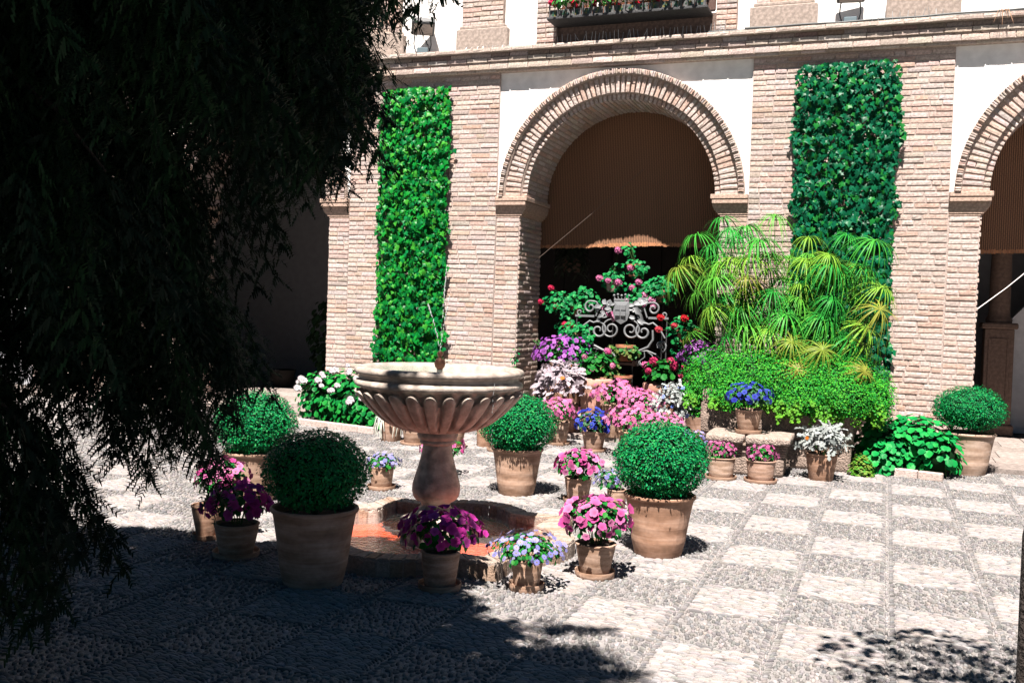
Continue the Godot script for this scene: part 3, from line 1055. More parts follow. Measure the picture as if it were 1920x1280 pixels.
	for i in 12:
		var a := i * 0.9
		var out := Vector3(cos(a), 0.2, sin(a))
		var strips := []
		for s in 9:
			var side := -1.0 if s % 2 == 0 else 1.0
			var y := s / 9.0
			var base := Vector3(0, -0.12 * y * y, y * 0.36)
			var len_ := 0.19 * sin(PI * (0.2 + 0.75 * y))
			strips.append([[base, Vector3(0, 0, 0.02)], [base + Vector3(side * len_ * 0.6, 0.02, 0.05), Vector3(0, 0, 0.024)], [base + Vector3(side * len_, -0.03, 0.1), Vector3(0, 0, 0.008)]])
		part("leaf", strips_mesh(strips), leaf_mat(lin(0.012, 0.03, 0.012), 0.4), mo, Transform3D(frame_to(Vector3(out.x * 0.8, 0.5, out.z * 0.8), Vector3(out.x, -0.8, out.z)), Vector3(out.x * 0.12, 0.25 + 0.03 * i, out.z * 0.12)))

func tag(o: Node3D, label: String, category: String, group := "") -> void:
	o.set_meta("label", label)
	o.set_meta("category", category)
	if group != "":
		o.set_meta("group", group)

func dark_plant(at: Vector3, h: float, label: String, n: int) -> void:
	var t := thing("shade_plant", label, "plant", at)
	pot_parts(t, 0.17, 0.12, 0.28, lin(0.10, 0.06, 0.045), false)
	var xfs := []
	for i in n:
		var y := R(0.3, h)
		var r := 0.34 * sin(PI * clampf((y - 0.2) / h, 0.05, 0.98)) * sqrt(rng.randf())
		var a := R(0, TAU)
		var p := Vector3(cos(a) * r, y, sin(a) * r)
		xfs.append(Transform3D(frame_to(Vector3(cos(a), 0.9, sin(a)) + rand_dir() * 0.4, Vector3(cos(a), -0.4, sin(a)) + rand_dir() * 0.5) * Basis.from_scale(Vector3.ONE * R(0.10, 0.17)), p))
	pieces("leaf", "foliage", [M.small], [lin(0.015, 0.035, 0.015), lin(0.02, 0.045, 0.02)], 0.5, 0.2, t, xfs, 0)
	var st := MB.new()
	st.tube([Vector3(0, 0.2, 0), Vector3(0.02, h * 0.9, 0.01)], [0.02, 0.008], 6)
	part("stem", st.done(), mat(lin(0.06, 0.04, 0.03)), t)

# ------------------------------------------------------------------ ivy
func build_ivy() -> void:
	ivy(-2.98, 1.14, 0.62, 4.60, [lin(0.003, 0.135, 0.018), lin(0.006, 0.165, 0.02), lin(0.002, 0.085, 0.016), lin(0.03, 0.20, 0.02), lin(0.003, 0.12, 0.03)], "bright green ivy panel trained up the left brick pier")
	ivy(2.735, 1.22, 0.55, 4.62, [lin(0.002, 0.07, 0.028), lin(0.003, 0.092, 0.036), lin(0.002, 0.05, 0.022), lin(0.010, 0.125, 0.022), lin(0.004, 0.08, 0.04)], "dark green ivy panel on the right pier behind the umbrella sedge")

func ivy(cx: float, w: float, y0: float, y1: float, tones: Array, label: String) -> void:
	var t := thing("ivy_panel", label, "ivy", Vector3(cx, 0, 0.03), 0, "ivy panels on the brick piers")
	var nz := FastNoiseLite.new()
	nz.seed = int(cx * 100)
	nz.frequency = 1.1
	var half := func(y: float) -> float: return w / 2 * (0.95 + 0.13 * nz.get_noise_2d(7.0, y * 1.2) + 0.10 * nz.get_noise_2d(3.0, y * 4.5))
	# woody stems against the wall
	for k in 7:
		var st := MB.new()
		var pts := []
		var rad := []
		var x := -w * 0.42 + w * 0.84 * k / 6.0
		for i in 9:
			pts.append(Vector3(x + 0.05 * sin(i * 1.3 + k * 2.0), lerpf(PAVE, y1 - 0.15, i / 8.0), 0.02 + 0.012 * (k % 3)))
			rad.append(lerpf(0.014, 0.004, i / 8.0))
		st.tube(pts, rad, 5)
		part("stem", st.done(), mat(lin(0.09, 0.06, 0.04), 0.9), t)
	var under := []
	var over := []
	for i in 6000:
		var y := R(y0, y1)
		var h: float = half.call(y)
		var x := R(-h, h)
		if rng.randf() < 0.02: x *= R(1.0, 1.12)
		var puff := maxf(0.02, 0.05 + 0.10 * (nz.get_noise_2d(x * 3.0, y * 3.0) + 0.5) + 0.09 * nz.get_noise_2d(x * 9.0 + 40.0, y * 9.0))
		var edge := 1.0 - pow(absf(x) / h, 6.0)
		var top := clampf((y1 - y) / 0.15, 0.25, 1.0)
		var lay := rng.randf()
		var z := puff * (0.3 + 0.9 * lay) * (0.5 + 0.5 * edge) * (0.6 + 0.4 * top) + 0.012
		var nrm := Vector3(R(-0.7, 0.7) + x / h * 0.35 * (1.0 - edge), R(-0.15, 0.75), 1.0)
		var along := Vector3(R(-0.8, 0.8), -1.0, 0.25)
		var s := R(0.040, 0.084)
		var xf := Transform3D(frame_to(nrm, along) * Basis.from_scale(Vector3.ONE * s), Vector3(x, y, z + 0.02))
		if lay > 0.80: over.append(xf)
		else: under.append(xf)
	pieces("leaf", "foliage", [M.ivy], tones, 0.36, 0.3, t, over + under, 300)

# ------------------------------------------------------------------ fountain
func build_fountain() -> void:
	var marble := mat(lin(0.50, 0.425, 0.365), 0.6, "stain", "grain", 1.3, 0.25)
	var f := thing("marble_fountain", "pale marble fountain with a fluted bowl on a baluster stem", "fountain", FC)
	var pl := MB.new()
	pl.bevel_box(Vector3(-0.165, -0.08, -0.165), Vector3(0.165, 0.15, 0.165), 0.01)
	pl.bevel_box(Vector3(-0.18, 0.15, -0.18), Vector3(0.18, 0.185, 0.18), 0.012)
	for t in [0.0, PI / 2, PI, -PI / 2]:
		var q := Basis(Vector3.UP, t)
		var fr := MB.new()
		for r in [[-0.16, -0.06, -0.115, 0.145], [0.115, -0.06, 0.16, 0.145], [-0.1149, 0.10, 0.1149, 0.145]]:
			fr.bevel_box(Vector3(r[0], r[1], 0.163), Vector3(r[2], r[3], 0.177), 0.004)
		part("panel_frame", fr.done(), marble, f, Transform3D(q, Vector3.ZERO))
	part("plinth", pl.done(), marble, f)
	var s := MB.new()
	s.lathe([Vector2(0.0, 0.186), Vector2(0.135, 0.186), Vector2(0.14, 0.20), Vector2(0.132, 0.215), Vector2(0.105, 0.235), Vector2(0.096, 0.25), Vector2(0.10, 0.268), Vector2(0.135, 0.285),
		Vector2(0.152, 0.31), Vector2(0.160, 0.345), Vector2(0.158, 0.385), Vector2(0.147, 0.43), Vector2(0.128, 0.49), Vector2(0.112, 0.55), Vector2(0.100, 0.61), Vector2(0.096, 0.65),
		Vector2(0.112, 0.655), Vector2(0.118, 0.67), Vector2(0.112, 0.682), Vector2(0.128, 0.69), Vector2(0.136, 0.715), Vector2(0.13, 0.745), Vector2(0.0, 0.75)], 48, Vector3.ZERO, 0.9)
	part("baluster_stem", s.done(), marble, f)
	# bowl: fluted underside with a scalloped edge, plain band, two mouldings
	var g := MB.new()
	g.smooth(true)
	var lobes := 28
	var per := 14
	var na := lobes * per
	var nv := 18
	var grid := []
	for j in nv + 2:
		var row := []
		for i in na + 1:
			var tt := absf(float(i % per) / per * 2.0 - 1.0) / 0.80
			var arch := sqrt(maxf(0.0, 1.0 - tt * tt))
			var full := sqrt(maxf(0.0, 1.0 - pow(tt, 4.0)))
			var v := minf(float(j) / nv, 1.0)
			var y := lerpf(0.735, 0.94 + 0.065 * arch, v)
			var u := (y - 0.735) / 0.275
			var r := 0.142 + 0.40 * pow(clampf(u, 0, 1.1), 0.52)
			r += (0.052 * full - 0.026) * smoothstep(-0.05, 0.25, v)
			if j == nv + 1:
				r -= 0.05 * arch + 0.03
				y += 0.010 * arch
			elif j == nv: r -= 0.005 * arch
			var a := TAU * i / na
			row.append(Vector3(cos(a) * r, y, -sin(a) * r))
		grid.append(row)
	for j in nv + 1:
		g.st.set_smooth_group(0 if j < nv else 1)
		for i in na:
			g.quad(grid[j][i], grid[j][i + 1], grid[j + 1][i + 1], grid[j + 1][i])
	part("fluted_bowl", g.done(), marble, f)
	var rim := MB.new()
	rim.lathe([Vector2(0.42, 0.90), Vector2(0.452, 0.945), Vector2(0.478, 0.99), Vector2(0.51, 1.022), Vector2(0.53, 1.032), Vector2(0.545, 1.035), Vector2(0.555, 1.048), Vector2(0.555, 1.062), Vector2(0.545, 1.075), Vector2(0.53, 1.08),
		Vector2(0.522, 1.09), Vector2(0.525, 1.105), Vector2(0.545, 1.112), Vector2(0.558, 1.125), Vector2(0.56, 1.14), Vector2(0.552, 1.155), Vector2(0.535, 1.162), Vector2(0.49, 1.158), Vector2(0.475, 1.145), Vector2(0.46, 1.11), Vector2(0.40, 1.06), Vector2(0.0, 1.03)], 72, Vector3.ZERO, 0.7)
	part("rim", rim.done(), marble, f)
	var w := MB.new()
	w.lathe([Vector2(0.482, 1.146), Vector2(0.0, 1.146)], 48)
	part("bowl_water", w.done(), glass(0.12, Color(0.75, 0.9, 0.88)), f)
	# bronze spout and its jets
	var sp := MB.new()
	sp.lathe([Vector2(0, 1.06), Vector2(0.02, 1.06), Vector2(0.02, 1.15), Vector2(0.033, 1.165), Vector2(0.038, 1.185), Vector2(0.03, 1.21), Vector2(0.014, 1.222), Vector2(0.012, 1.232), Vector2(0.02, 1.245), Vector2(0.02, 1.258), Vector2(0.006, 1.27), Vector2(0, 1.27)], 24)
	part("bronze_spout", sp.done(), mat(lin(0.10, 0.045, 0.03), 0.35, "", "", 1.0, 0.5, {"metal": 0.8}), f)
	for j in [[0.055, 0.36, 0.02], [0.012, 0.56, -0.03], [-0.07, 0.30, 0.03]]:
		var jet := MB.new()
		for k in 34:
			var t := k / 33.0
			var p := Vector3(j[0] * t * 1.2 + R(-0.003, 0.003), 1.27 + j[1] * t * (1.0 - 0.25 * t) * 1.33, j[2] * t + R(-0.003, 0.003))
			if rng.randf() < 0.3: continue
			var rr := R(0.0010, 0.0028) * (1.0 + t)
			var e := Vector3(0, R(0.006, 0.013), 0)
			jet.tube([p - e, p, p + e], [rr * 0.3, rr, rr * 0.3], 5, false)
		part("water_jet", jet.done(), mat(lin(0.42, 0.46, 0.46), 0.1), f)
	var drip := MB.new()
	for k in 44:
		var t := k / 43.0
		var p := Vector3(0.50, 1.09 - 1.08 * t * t, 0.27 + 0.03 * t) + Vector3(R(-0.003, 0.003), 0, R(-0.003, 0.003))
		if rng.randf() < 0.45: continue
		drip.tube([p - Vector3(0, 0.009, 0), p, p + Vector3(0, 0.009, 0)], [0.0004, 0.0014, 0.0004], 4, false)
	part("water_drip", drip.done(), mat(lin(0.35, 0.38, 0.38), 0.1), f)
	# the pool round it: brick kerb, red floor, water
	var pool := thing("fountain_pool", "low lobed pool with a brick kerb and red floor round the fountain", "pool", FC)
	var outer := pool_outline(0.73, 0.5, 0.45)
	var inner := pool_outline(0.60, 0.5, 0.32)
	var n := outer.size()
	var kb := MB.new()
	var lift := 0.105
	for i in n:
		var o0: Vector2 = outer[i]
		var o1: Vector2 = outer[(i + 1) % n]
		var i0: Vector2 = inner[i]
		var i1: Vector2 = inner[(i + 1) % n]
		var at := func(p: Vector2, y: float) -> Vector3: return Vector3(p.x, y, p.y)
		kb.quad(at.call(o0, lift), at.call(o1, lift), at.call(i1, lift), at.call(i0, lift))
		kb.quad(at.call(o0, -0.03), at.call(o1, -0.03), at.call(o1, lift), at.call(o0, lift))
		kb.quad(at.call(i1, -0.12), at.call(i0, -0.12), at.call(i0, lift), at.call(i1, lift))
	var kerb := part("kerb", kb.done(), mat(lin(0.36, 0.30, 0.26), 0.95, "speckle", "grain", 3.0, 0.5), pool)
	# bricks on edge all round the kerb
	var list := []
	for i in n:
		var o0: Vector2 = outer[i]
		var o1: Vector2 = outer[(i + 1) % n]
		var i0: Vector2 = inner[i]
		var i1: Vector2 = inner[(i + 1) % n]
		var len_ := o0.distance_to(o1)
		var k := maxi(1, int(round(maxf(len_, i0.distance_to(i1)) / 0.058)))
		for q in k:
			var t := (q + 0.5) / k
			var a := o0.lerp(o1, t)
			var b := i0.lerp(i1, t)
			var out := (a - b).normalized()
			var side := (o1 - o0).normalized()
			var mid := (a + b) / 2
			var wid := (len_ + i0.distance_to(i1)) / 2 / k * 0.96
			list.append(Transform3D(Basis(Vector3(out.x, 0, out.y) * (a.distance_to(b) * 1.0), Vector3(side.x, 0, side.y) * wid, Vector3(0, 0.007 * R(0.7, 1.4), 0)), Vector3(mid.x, lift, mid.y)))
			# and the faces outside and inside
			var tang := Vector3(side.x, 0, side.y) * len_ / k * 0.94
			list.append(Transform3D(Basis(tang, Vector3(0, 0.118, 0), Vector3(out.x, 0, out.y) * 0.006 * R(0.6, 1.4)), Vector3(a.x, 0.042, a.y)))
			list.append(Transform3D(Basis(-tang * 0.8, Vector3(0, 0.16, 0), -Vector3(out.x, 0, out.y) * 0.010 * R(0.6, 1.4)), Vector3(b.x, 0.02, b.y)))
	sort_near(list, pool)
	pieces("brick", "kerb_bricks", brick_m, [lin(0.40, 0.33, 0.28), lin(0.37, 0.29, 0.24), lin(0.43, 0.36, 0.31), lin(0.38, 0.27, 0.20)], 0.85, 0.0, kerb, list, 240, "blotch", "pits", 5.0, 0.4)
	var fl := MB.new()
	var wt := MB.new()
	for i in n:
		var a: Vector2 = outer[i] * 0.98
		var b: Vector2 = outer[(i + 1) % n] * 0.98
		fl.tri(Vector3(0, -0.005, 0), Vector3(b.x, -0.005, b.y), Vector3(a.x, -0.005, a.y))
		a = inner[i]
		b = inner[(i + 1) % n]
		for e in 6:
			var s0 := e / 6.0
			var s1 := (e + 1) / 6.0
			wt.quad(Vector3(a.x * s0, 0.040, a.y * s0), Vector3(b.x * s0, 0.040, b.y * s0), Vector3(b.x * s1, 0.040, b.y * s1), Vector3(a.x * s1, 0.040, a.y * s1))
	part("pool_floor", fl.done(), mat(lin(0.74, 0.085, 0.016), 0.8, "blotch", "pits", 2.5, 0.4), pool)
	part("pool_water", wt.done(), water_mat(), pool)

func glass(alpha: float, c: Color) -> StandardMaterial3D:
	var m := StandardMaterial3D.new()
	m.transparency = BaseMaterial3D.TRANSPARENCY_ALPHA
	m.albedo_color = Color(c.r, c.g, c.b, alpha)
	m.roughness = 0.04
	m.heightmap_enabled = true
	m.heightmap_texture = tex["pits"]
	m.heightmap_scale = 0.35
	m.uv1_triplanar = true
	m.uv1_world_triplanar = true
	m.uv1_scale = Vector3.ONE * 1.4
	return m

func water_mat() -> StandardMaterial3D:
	var m := glass(0.05, Color(0.9, 0.95, 0.95))
	m.heightmap_scale = 1.0
	return m

# ------------------------------------------------------------------ trees
func spray_mesh(k: int) -> ArrayMesh:
	# one hanging conifer twig, about a third of a metre: a drooping stalk with side twiglets set with short needles
	var r := RandomNumberGenerator.new()
	r.seed = 40 + k
	var strips := []
	var cols := []
	var pts := []
	var n := 9
	for i in n:
		var t := i / float(n - 1)
		pts.append(Vector3(0.10 * t + 0.02 * sin(t * 5.0 + k), -0.36 * t, 0.05 * sin(t * 3.0 + k)))
	var main := []
	for i in n: main.append([pts[i], Vector3(0.0016, 0, 0.0016)])
	strips.append(main)
	cols.append(Color(1.0, 0.7, 0.5))
	for i in range(1, n):
		for side in [-1.0, 1.0]:
			var a := r.randf_range(-0.9, 0.9)
			var d := Vector3(cos(a) * side, -0.75 + r.randf_range(-0.25, 0.25), sin(a)).normalized()
			var len_ := r.randf_range(0.05, 0.11) * (1.15 - 0.5 * i / n)
			var nn := 9
			for q in nn:
				var t := (q + 0.4) / nn
				var p: Vector3 = pts[i] + d * len_ * t + Vector3(0, -0.03 * t * t, 0)
				for s2 in [-1.0, 1.0]:
					var e: Vector3 = (d * 0.8 + d.cross(Vector3(sin(a + q), 0.3, cos(a))).normalized() * s2 * 0.8).normalized()
					var w: Vector3 = e.cross(Vector3(0.3, 0.9, 0.2)).normalized() * 0.0034
					var l2 := 0.024 * (1.2 - 0.6 * t)
					strips.append([[p, w], [p + e * l2, w * 0.5]])
					cols.append(Color.WHITE * r.randf_range(0.75, 1.2))
	return strips_mesh(strips, cols)

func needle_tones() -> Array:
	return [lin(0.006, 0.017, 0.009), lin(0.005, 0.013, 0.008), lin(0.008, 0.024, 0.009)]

func conifer_spray(p: Vector3, out: Vector3, s: float) -> Transform3D:
	var b := Basis(Vector3.UP, atan2(-out.z, out.x) + R(-0.7, 0.7)) * Basis(Vector3(0, 0, 1), R(-0.25, 0.5)) * Basis(Vector3(1, 0, 0), R(-0.25, 0.25))
	return Transform3D(b * Basis.from_scale(Vector3(s, s * R(0.9, 1.35), s)), p)

func build_trees() -> void:
	# the weeping conifer whose skirt fills the left of the view
	var sprays := [spray_mesh(0), spray_mesh(1)]
	var at := Vector3(-0.75, 0, 10.1)
	var t := thing("weeping_conifer", "big dark weeping conifer whose drooping twigs fill the left side", "tree", at)
	var bark := mat(lin(0.035, 0.025, 0.02), 0.95, "blotch", "pits", 3.0, 1.5)
	var tr := MB.new()
	tr.tube([Vector3(0, -0.05, 0), Vector3(0.01, 0.25, 0), Vector3(0.03, 1.2, 0), Vector3(-0.02, 2.6, 0.02), Vector3(0, 3.8, 0)], [0.24, 0.17, 0.14, 0.10, 0.03], 14)
	part("trunk", tr.done(), bark, t)
	var xfs := []
	var curve := [[0.0, 0.75], [0.2, 0.95], [0.5, 1.22], [1.06, 1.45], [1.62, 1.70], [2.0, 1.86], [2.4, 2.14], [2.8, 2.32], [3.3, 2.36], [3.8, 1.8], [4.2, 0.9], [4.4, 0.1]]
	var reach := func(h: float, a: float) -> float:
		# how far the skirt reaches at height h towards angle a (0 = +x)
		var r: float = curve[-1][1]
		for i in curve.size() - 1:
			if h < curve[i + 1][0]:
				r = lerpf(curve[i][1], curve[i + 1][1], clampf((h - curve[i][0]) / (curve[i + 1][0] - curve[i][0]), 0, 1))
				break
		r *= 1.0 - 0.48 * smoothstep(0.5, 0.95, -sin(a))
		return r * (1.0 + 0.10 * sin(a * 5.0 + h * 3.0) + 0.06 * sin(a * 11.0 + h * 7.0))
	for k in 64:
		var a := k * 2.399 + R(-0.2, 0.2)
		var h0 := 1.4 + 2.6 * (k + 0.5) / 64.0
		var r: float = reach.call(h0 - 0.25, a) * 0.97
		var d := Vector3(cos(a), 0, sin(a))
		var pts := []
		var rad := []
		for i in 8:
			var u := i / 7.0
			pts.append(Vector3(0, h0, 0) + d * r * u + Vector3(0, 0.28 * sin(u * 2.4) - 0.55 * u * u, 0) + d.cross(Vector3.UP) * 0.1 * sin(u * 4.0 + k))
			rad.append(lerpf(0.028, 0.003, u))
		var lb := MB.new()
		lb.tube(pts, rad, 5)
		part("branch", lb.done(), bark, t)
		for i in 110:
			var u := sqrt(R(0.02, 1.0))
			var f := u * 7.0
			var i0 := mini(int(f), 6)
			var p: Vector3 = pts[i0].lerp(pts[i0 + 1], f - i0)
			p += d.cross(Vector3.UP) * R(-0.32, 0.32) * (0.35 + 0.65 * u) + Vector3(0, R(-0.12, 0.04), 0)
			xfs.append(conifer_spray(p, d, R(0.75, 1.25)))
	# long boughs reaching out over the court
	for k in 15:
		var a := lerpf(-0.30, -0.95, k / 14.0) + R(-0.04, 0.04)
		var h0 := 2.9 + 0.7 * fmod(k * 0.618, 1.0)
		var d := Vector3(cos(a), 0, sin(a))
		var r := R(2.0, 2.25)
		var pts := []
		var rad := []
		for i in 8:
			var u := i / 7.0
			pts.append(Vector3(0, h0, 0) + d * r * u + Vector3(0, 0.25 * sin(u * 2.4) - 0.42 * u * u, 0))
			rad.append(lerpf(0.03, 0.003, u))
		var lb := MB.new()
		lb.tube(pts, rad, 5)
		part("branch", lb.done(), bark, t)
		for i in 150:
			var u := 0.35 + 0.65 * sqrt(rng.randf())
			var f := u * 7.0
			var i0 := mini(int(f), 6)
			var p: Vector3 = pts[i0].lerp(pts[i0 + 1], f - i0)
			p += d.cross(Vector3.UP) * R(-0.25, 0.25) + Vector3(0, R(-0.22, 0.03), 0)
			xfs.append(conifer_spray(p, d, R(0.75, 1.3)))
	# the hanging skirt below the lowest branches
	for i in 1150:
		var a := R(0, TAU)
		var h := 0.6 + 2.0 * pow(rng.randf(), 0.45)
		var r: float = reach.call(h - 0.3, a) * sqrt(R(0.35, 1.0))
		xfs.append(conifer_spray(Vector3(cos(a) * r, h, sin(a) * r), Vector3(cos(a), 0, sin(a)), R(0.7, 1.15)))
	var cols := []
	var tones := needle_tones()
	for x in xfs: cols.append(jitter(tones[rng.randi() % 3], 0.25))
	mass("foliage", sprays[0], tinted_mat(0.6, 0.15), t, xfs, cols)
	# the tall tree behind the photographer that shades the foreground
	shade_tree(Vector3(-1.6, 0, 14.6), 6.2, [[-3.2, 6.4, 13.35, 2.2], [-0.6, 6.4, 13.35, 2.3], [-5.0, 6.2, 14.75, 2.4], [-2.0, 7.2, 15.25, 2.4], [0.9, 6.5, 13.35, 1.55], [-4.4, 5.8, 12.35, 1.6], [-2.0, 5.9, 12.25, 1.3], [-0.3, 6.0, 12.05, 1.0], [1.9, 6.3, 14.35, 1.2], [0.85, 6.1, 9.70, 0.22], [0.52, 6.1, 10.95, 0.72], [1.5, 6.2, 11.85, 0.95], [2.3, 6.3, 12.75, 0.9]], "tall spreading tree behind the terrace that shades the front of the courtyard", 3600)
	# slim tree at the right edge of the frame
	var s := thing("slim_tree", "slim dark tree trunk at the right edge of the view", "tree", Vector3(3.693, 0, 9.60))
	var tb := MB.new()
	tb.tube([Vector3(-0.01, -0.03, 0), Vector3(0, 0.4, 0), Vector3(-0.005, 1.0, 0), Vector3(0.07, 1.5, 0.03), Vector3(0.2, 2.4, 0.05), Vector3(0.22, 3.6, 0)], [0.065, 0.055, 0.052, 0.05, 0.045, 0.02], 12)
	part("trunk", tb.done(), bark, s)
	for k in 7:
		var a := k * 2.4
		var lb := MB.new()
		var d := Vector3(cos(a), 0.35, sin(a))
		lb.tube([Vector3(0.2, 2.5 + k * 0.14, 0.05), Vector3(0.2, 2.55 + k * 0.14, 0.05) + d * 0.35, Vector3(0.2, 2.55 + k * 0.14, 0.05) + d * 0.7], [0.018, 0.011, 0.004], 5)
		part("branch", lb.done(), bark, s)
	var lx := []
	var lc := []
	for i in 620:
		var p := rand_dir() * pow(rng.randf(), 0.4)
		p = Vector3(0.18 + p.x * 0.62, 3.35 + p.y * 0.55, -0.05 + p.z * 0.62)
		lx.append(Transform3D(frame_to(rand_dir() + Vector3.UP, rand_dir()) * Basis.from_scale(Vector3.ONE * R(0.05, 0.09)), p))
		lc.append(jitter(lin(0.03, 0.09, 0.03), 0.25))
	mass("foliage", M.small, tinted_mat(0.5, 0.3), s, lx, lc)

func shade_tree(at: Vector3, fork: float, blobs: Array, label: String, n: int) -> void:
	var t := thing("shade_tree", label, "tree", at)
	var bark := mat(lin(0.06, 0.045, 0.035), 0.95, "blotch", "pits", 3.0, 1.5)
	var b := MB.new()
	b.tube([Vector3(0, -0.05, 0), Vector3(0.02, 0.4, 0), Vector3(0.05, 2.2, 0), Vector3(0, 4.4, 0.05), Vector3(-0.05, fork, 0)], [0.34, 0.25, 0.21, 0.17, 0.09], 14)
	part("trunk", b.done(), bark, t)
	var xfs := []
	var cols := []
	var total := 0.0
	for c in blobs: total += pow(c[3], 2.0)
	for c in blobs:
		var p := Vector3(c[0], c[1], c[2]) - at
		var l := MB.new()
		var s := Vector3(0, lerpf(3.6, fork, rng.randf() * 0.6), 0)
		l.tube([s, s.lerp(p, 0.5) + Vector3(0, 0.35, 0), p], [0.11, 0.06, 0.02], 7)
		part("limb", l.done(), bark, t)
		for i in int(n * pow(c[3], 2.0) / total) if c[3] > 0.5 else 0:
			var q := rand_dir() * pow(rng.randf(), 0.45)
			q = p + Vector3(q.x * c[3], q.y * 0.6 * c[3], q.z * c[3])
			xfs.append(conifer_spray(q + Vector3(0, 0.2, 0), q - p, R(1.7, 2.6)))
			cols.append(jitter(lin(0.02, 0.05, 0.02), 0.25))
	# denser mat of flat leaves so that the crown shades well
	var lx := []
	var lc := []
	for c in blobs:
		var p := Vector3(c[0], c[1], c[2]) - at
		for i in int(430 * pow(c[3], 2.0)):
			var q := rand_dir() * pow(rng.randf(), 0.5)
			q = p + Vector3(q.x * c[3], q.y * 0.6 * c[3], q.z * c[3])
			lx.append(Transform3D(frame_to(rand_dir() + Vector3.UP * 0.8, rand_dir()) * Basis.from_scale(Vector3.ONE * R(0.13, 0.22)), q))
			lc.append(jitter(lin(0.02, 0.06, 0.02), 0.25))
	mass("twigs", spray_mesh(1), tinted_mat(0.6, 0.1), t, xfs, cols)
	mass("foliage", M.small, tinted_mat(0.6, 0.1), t, lx, lc)

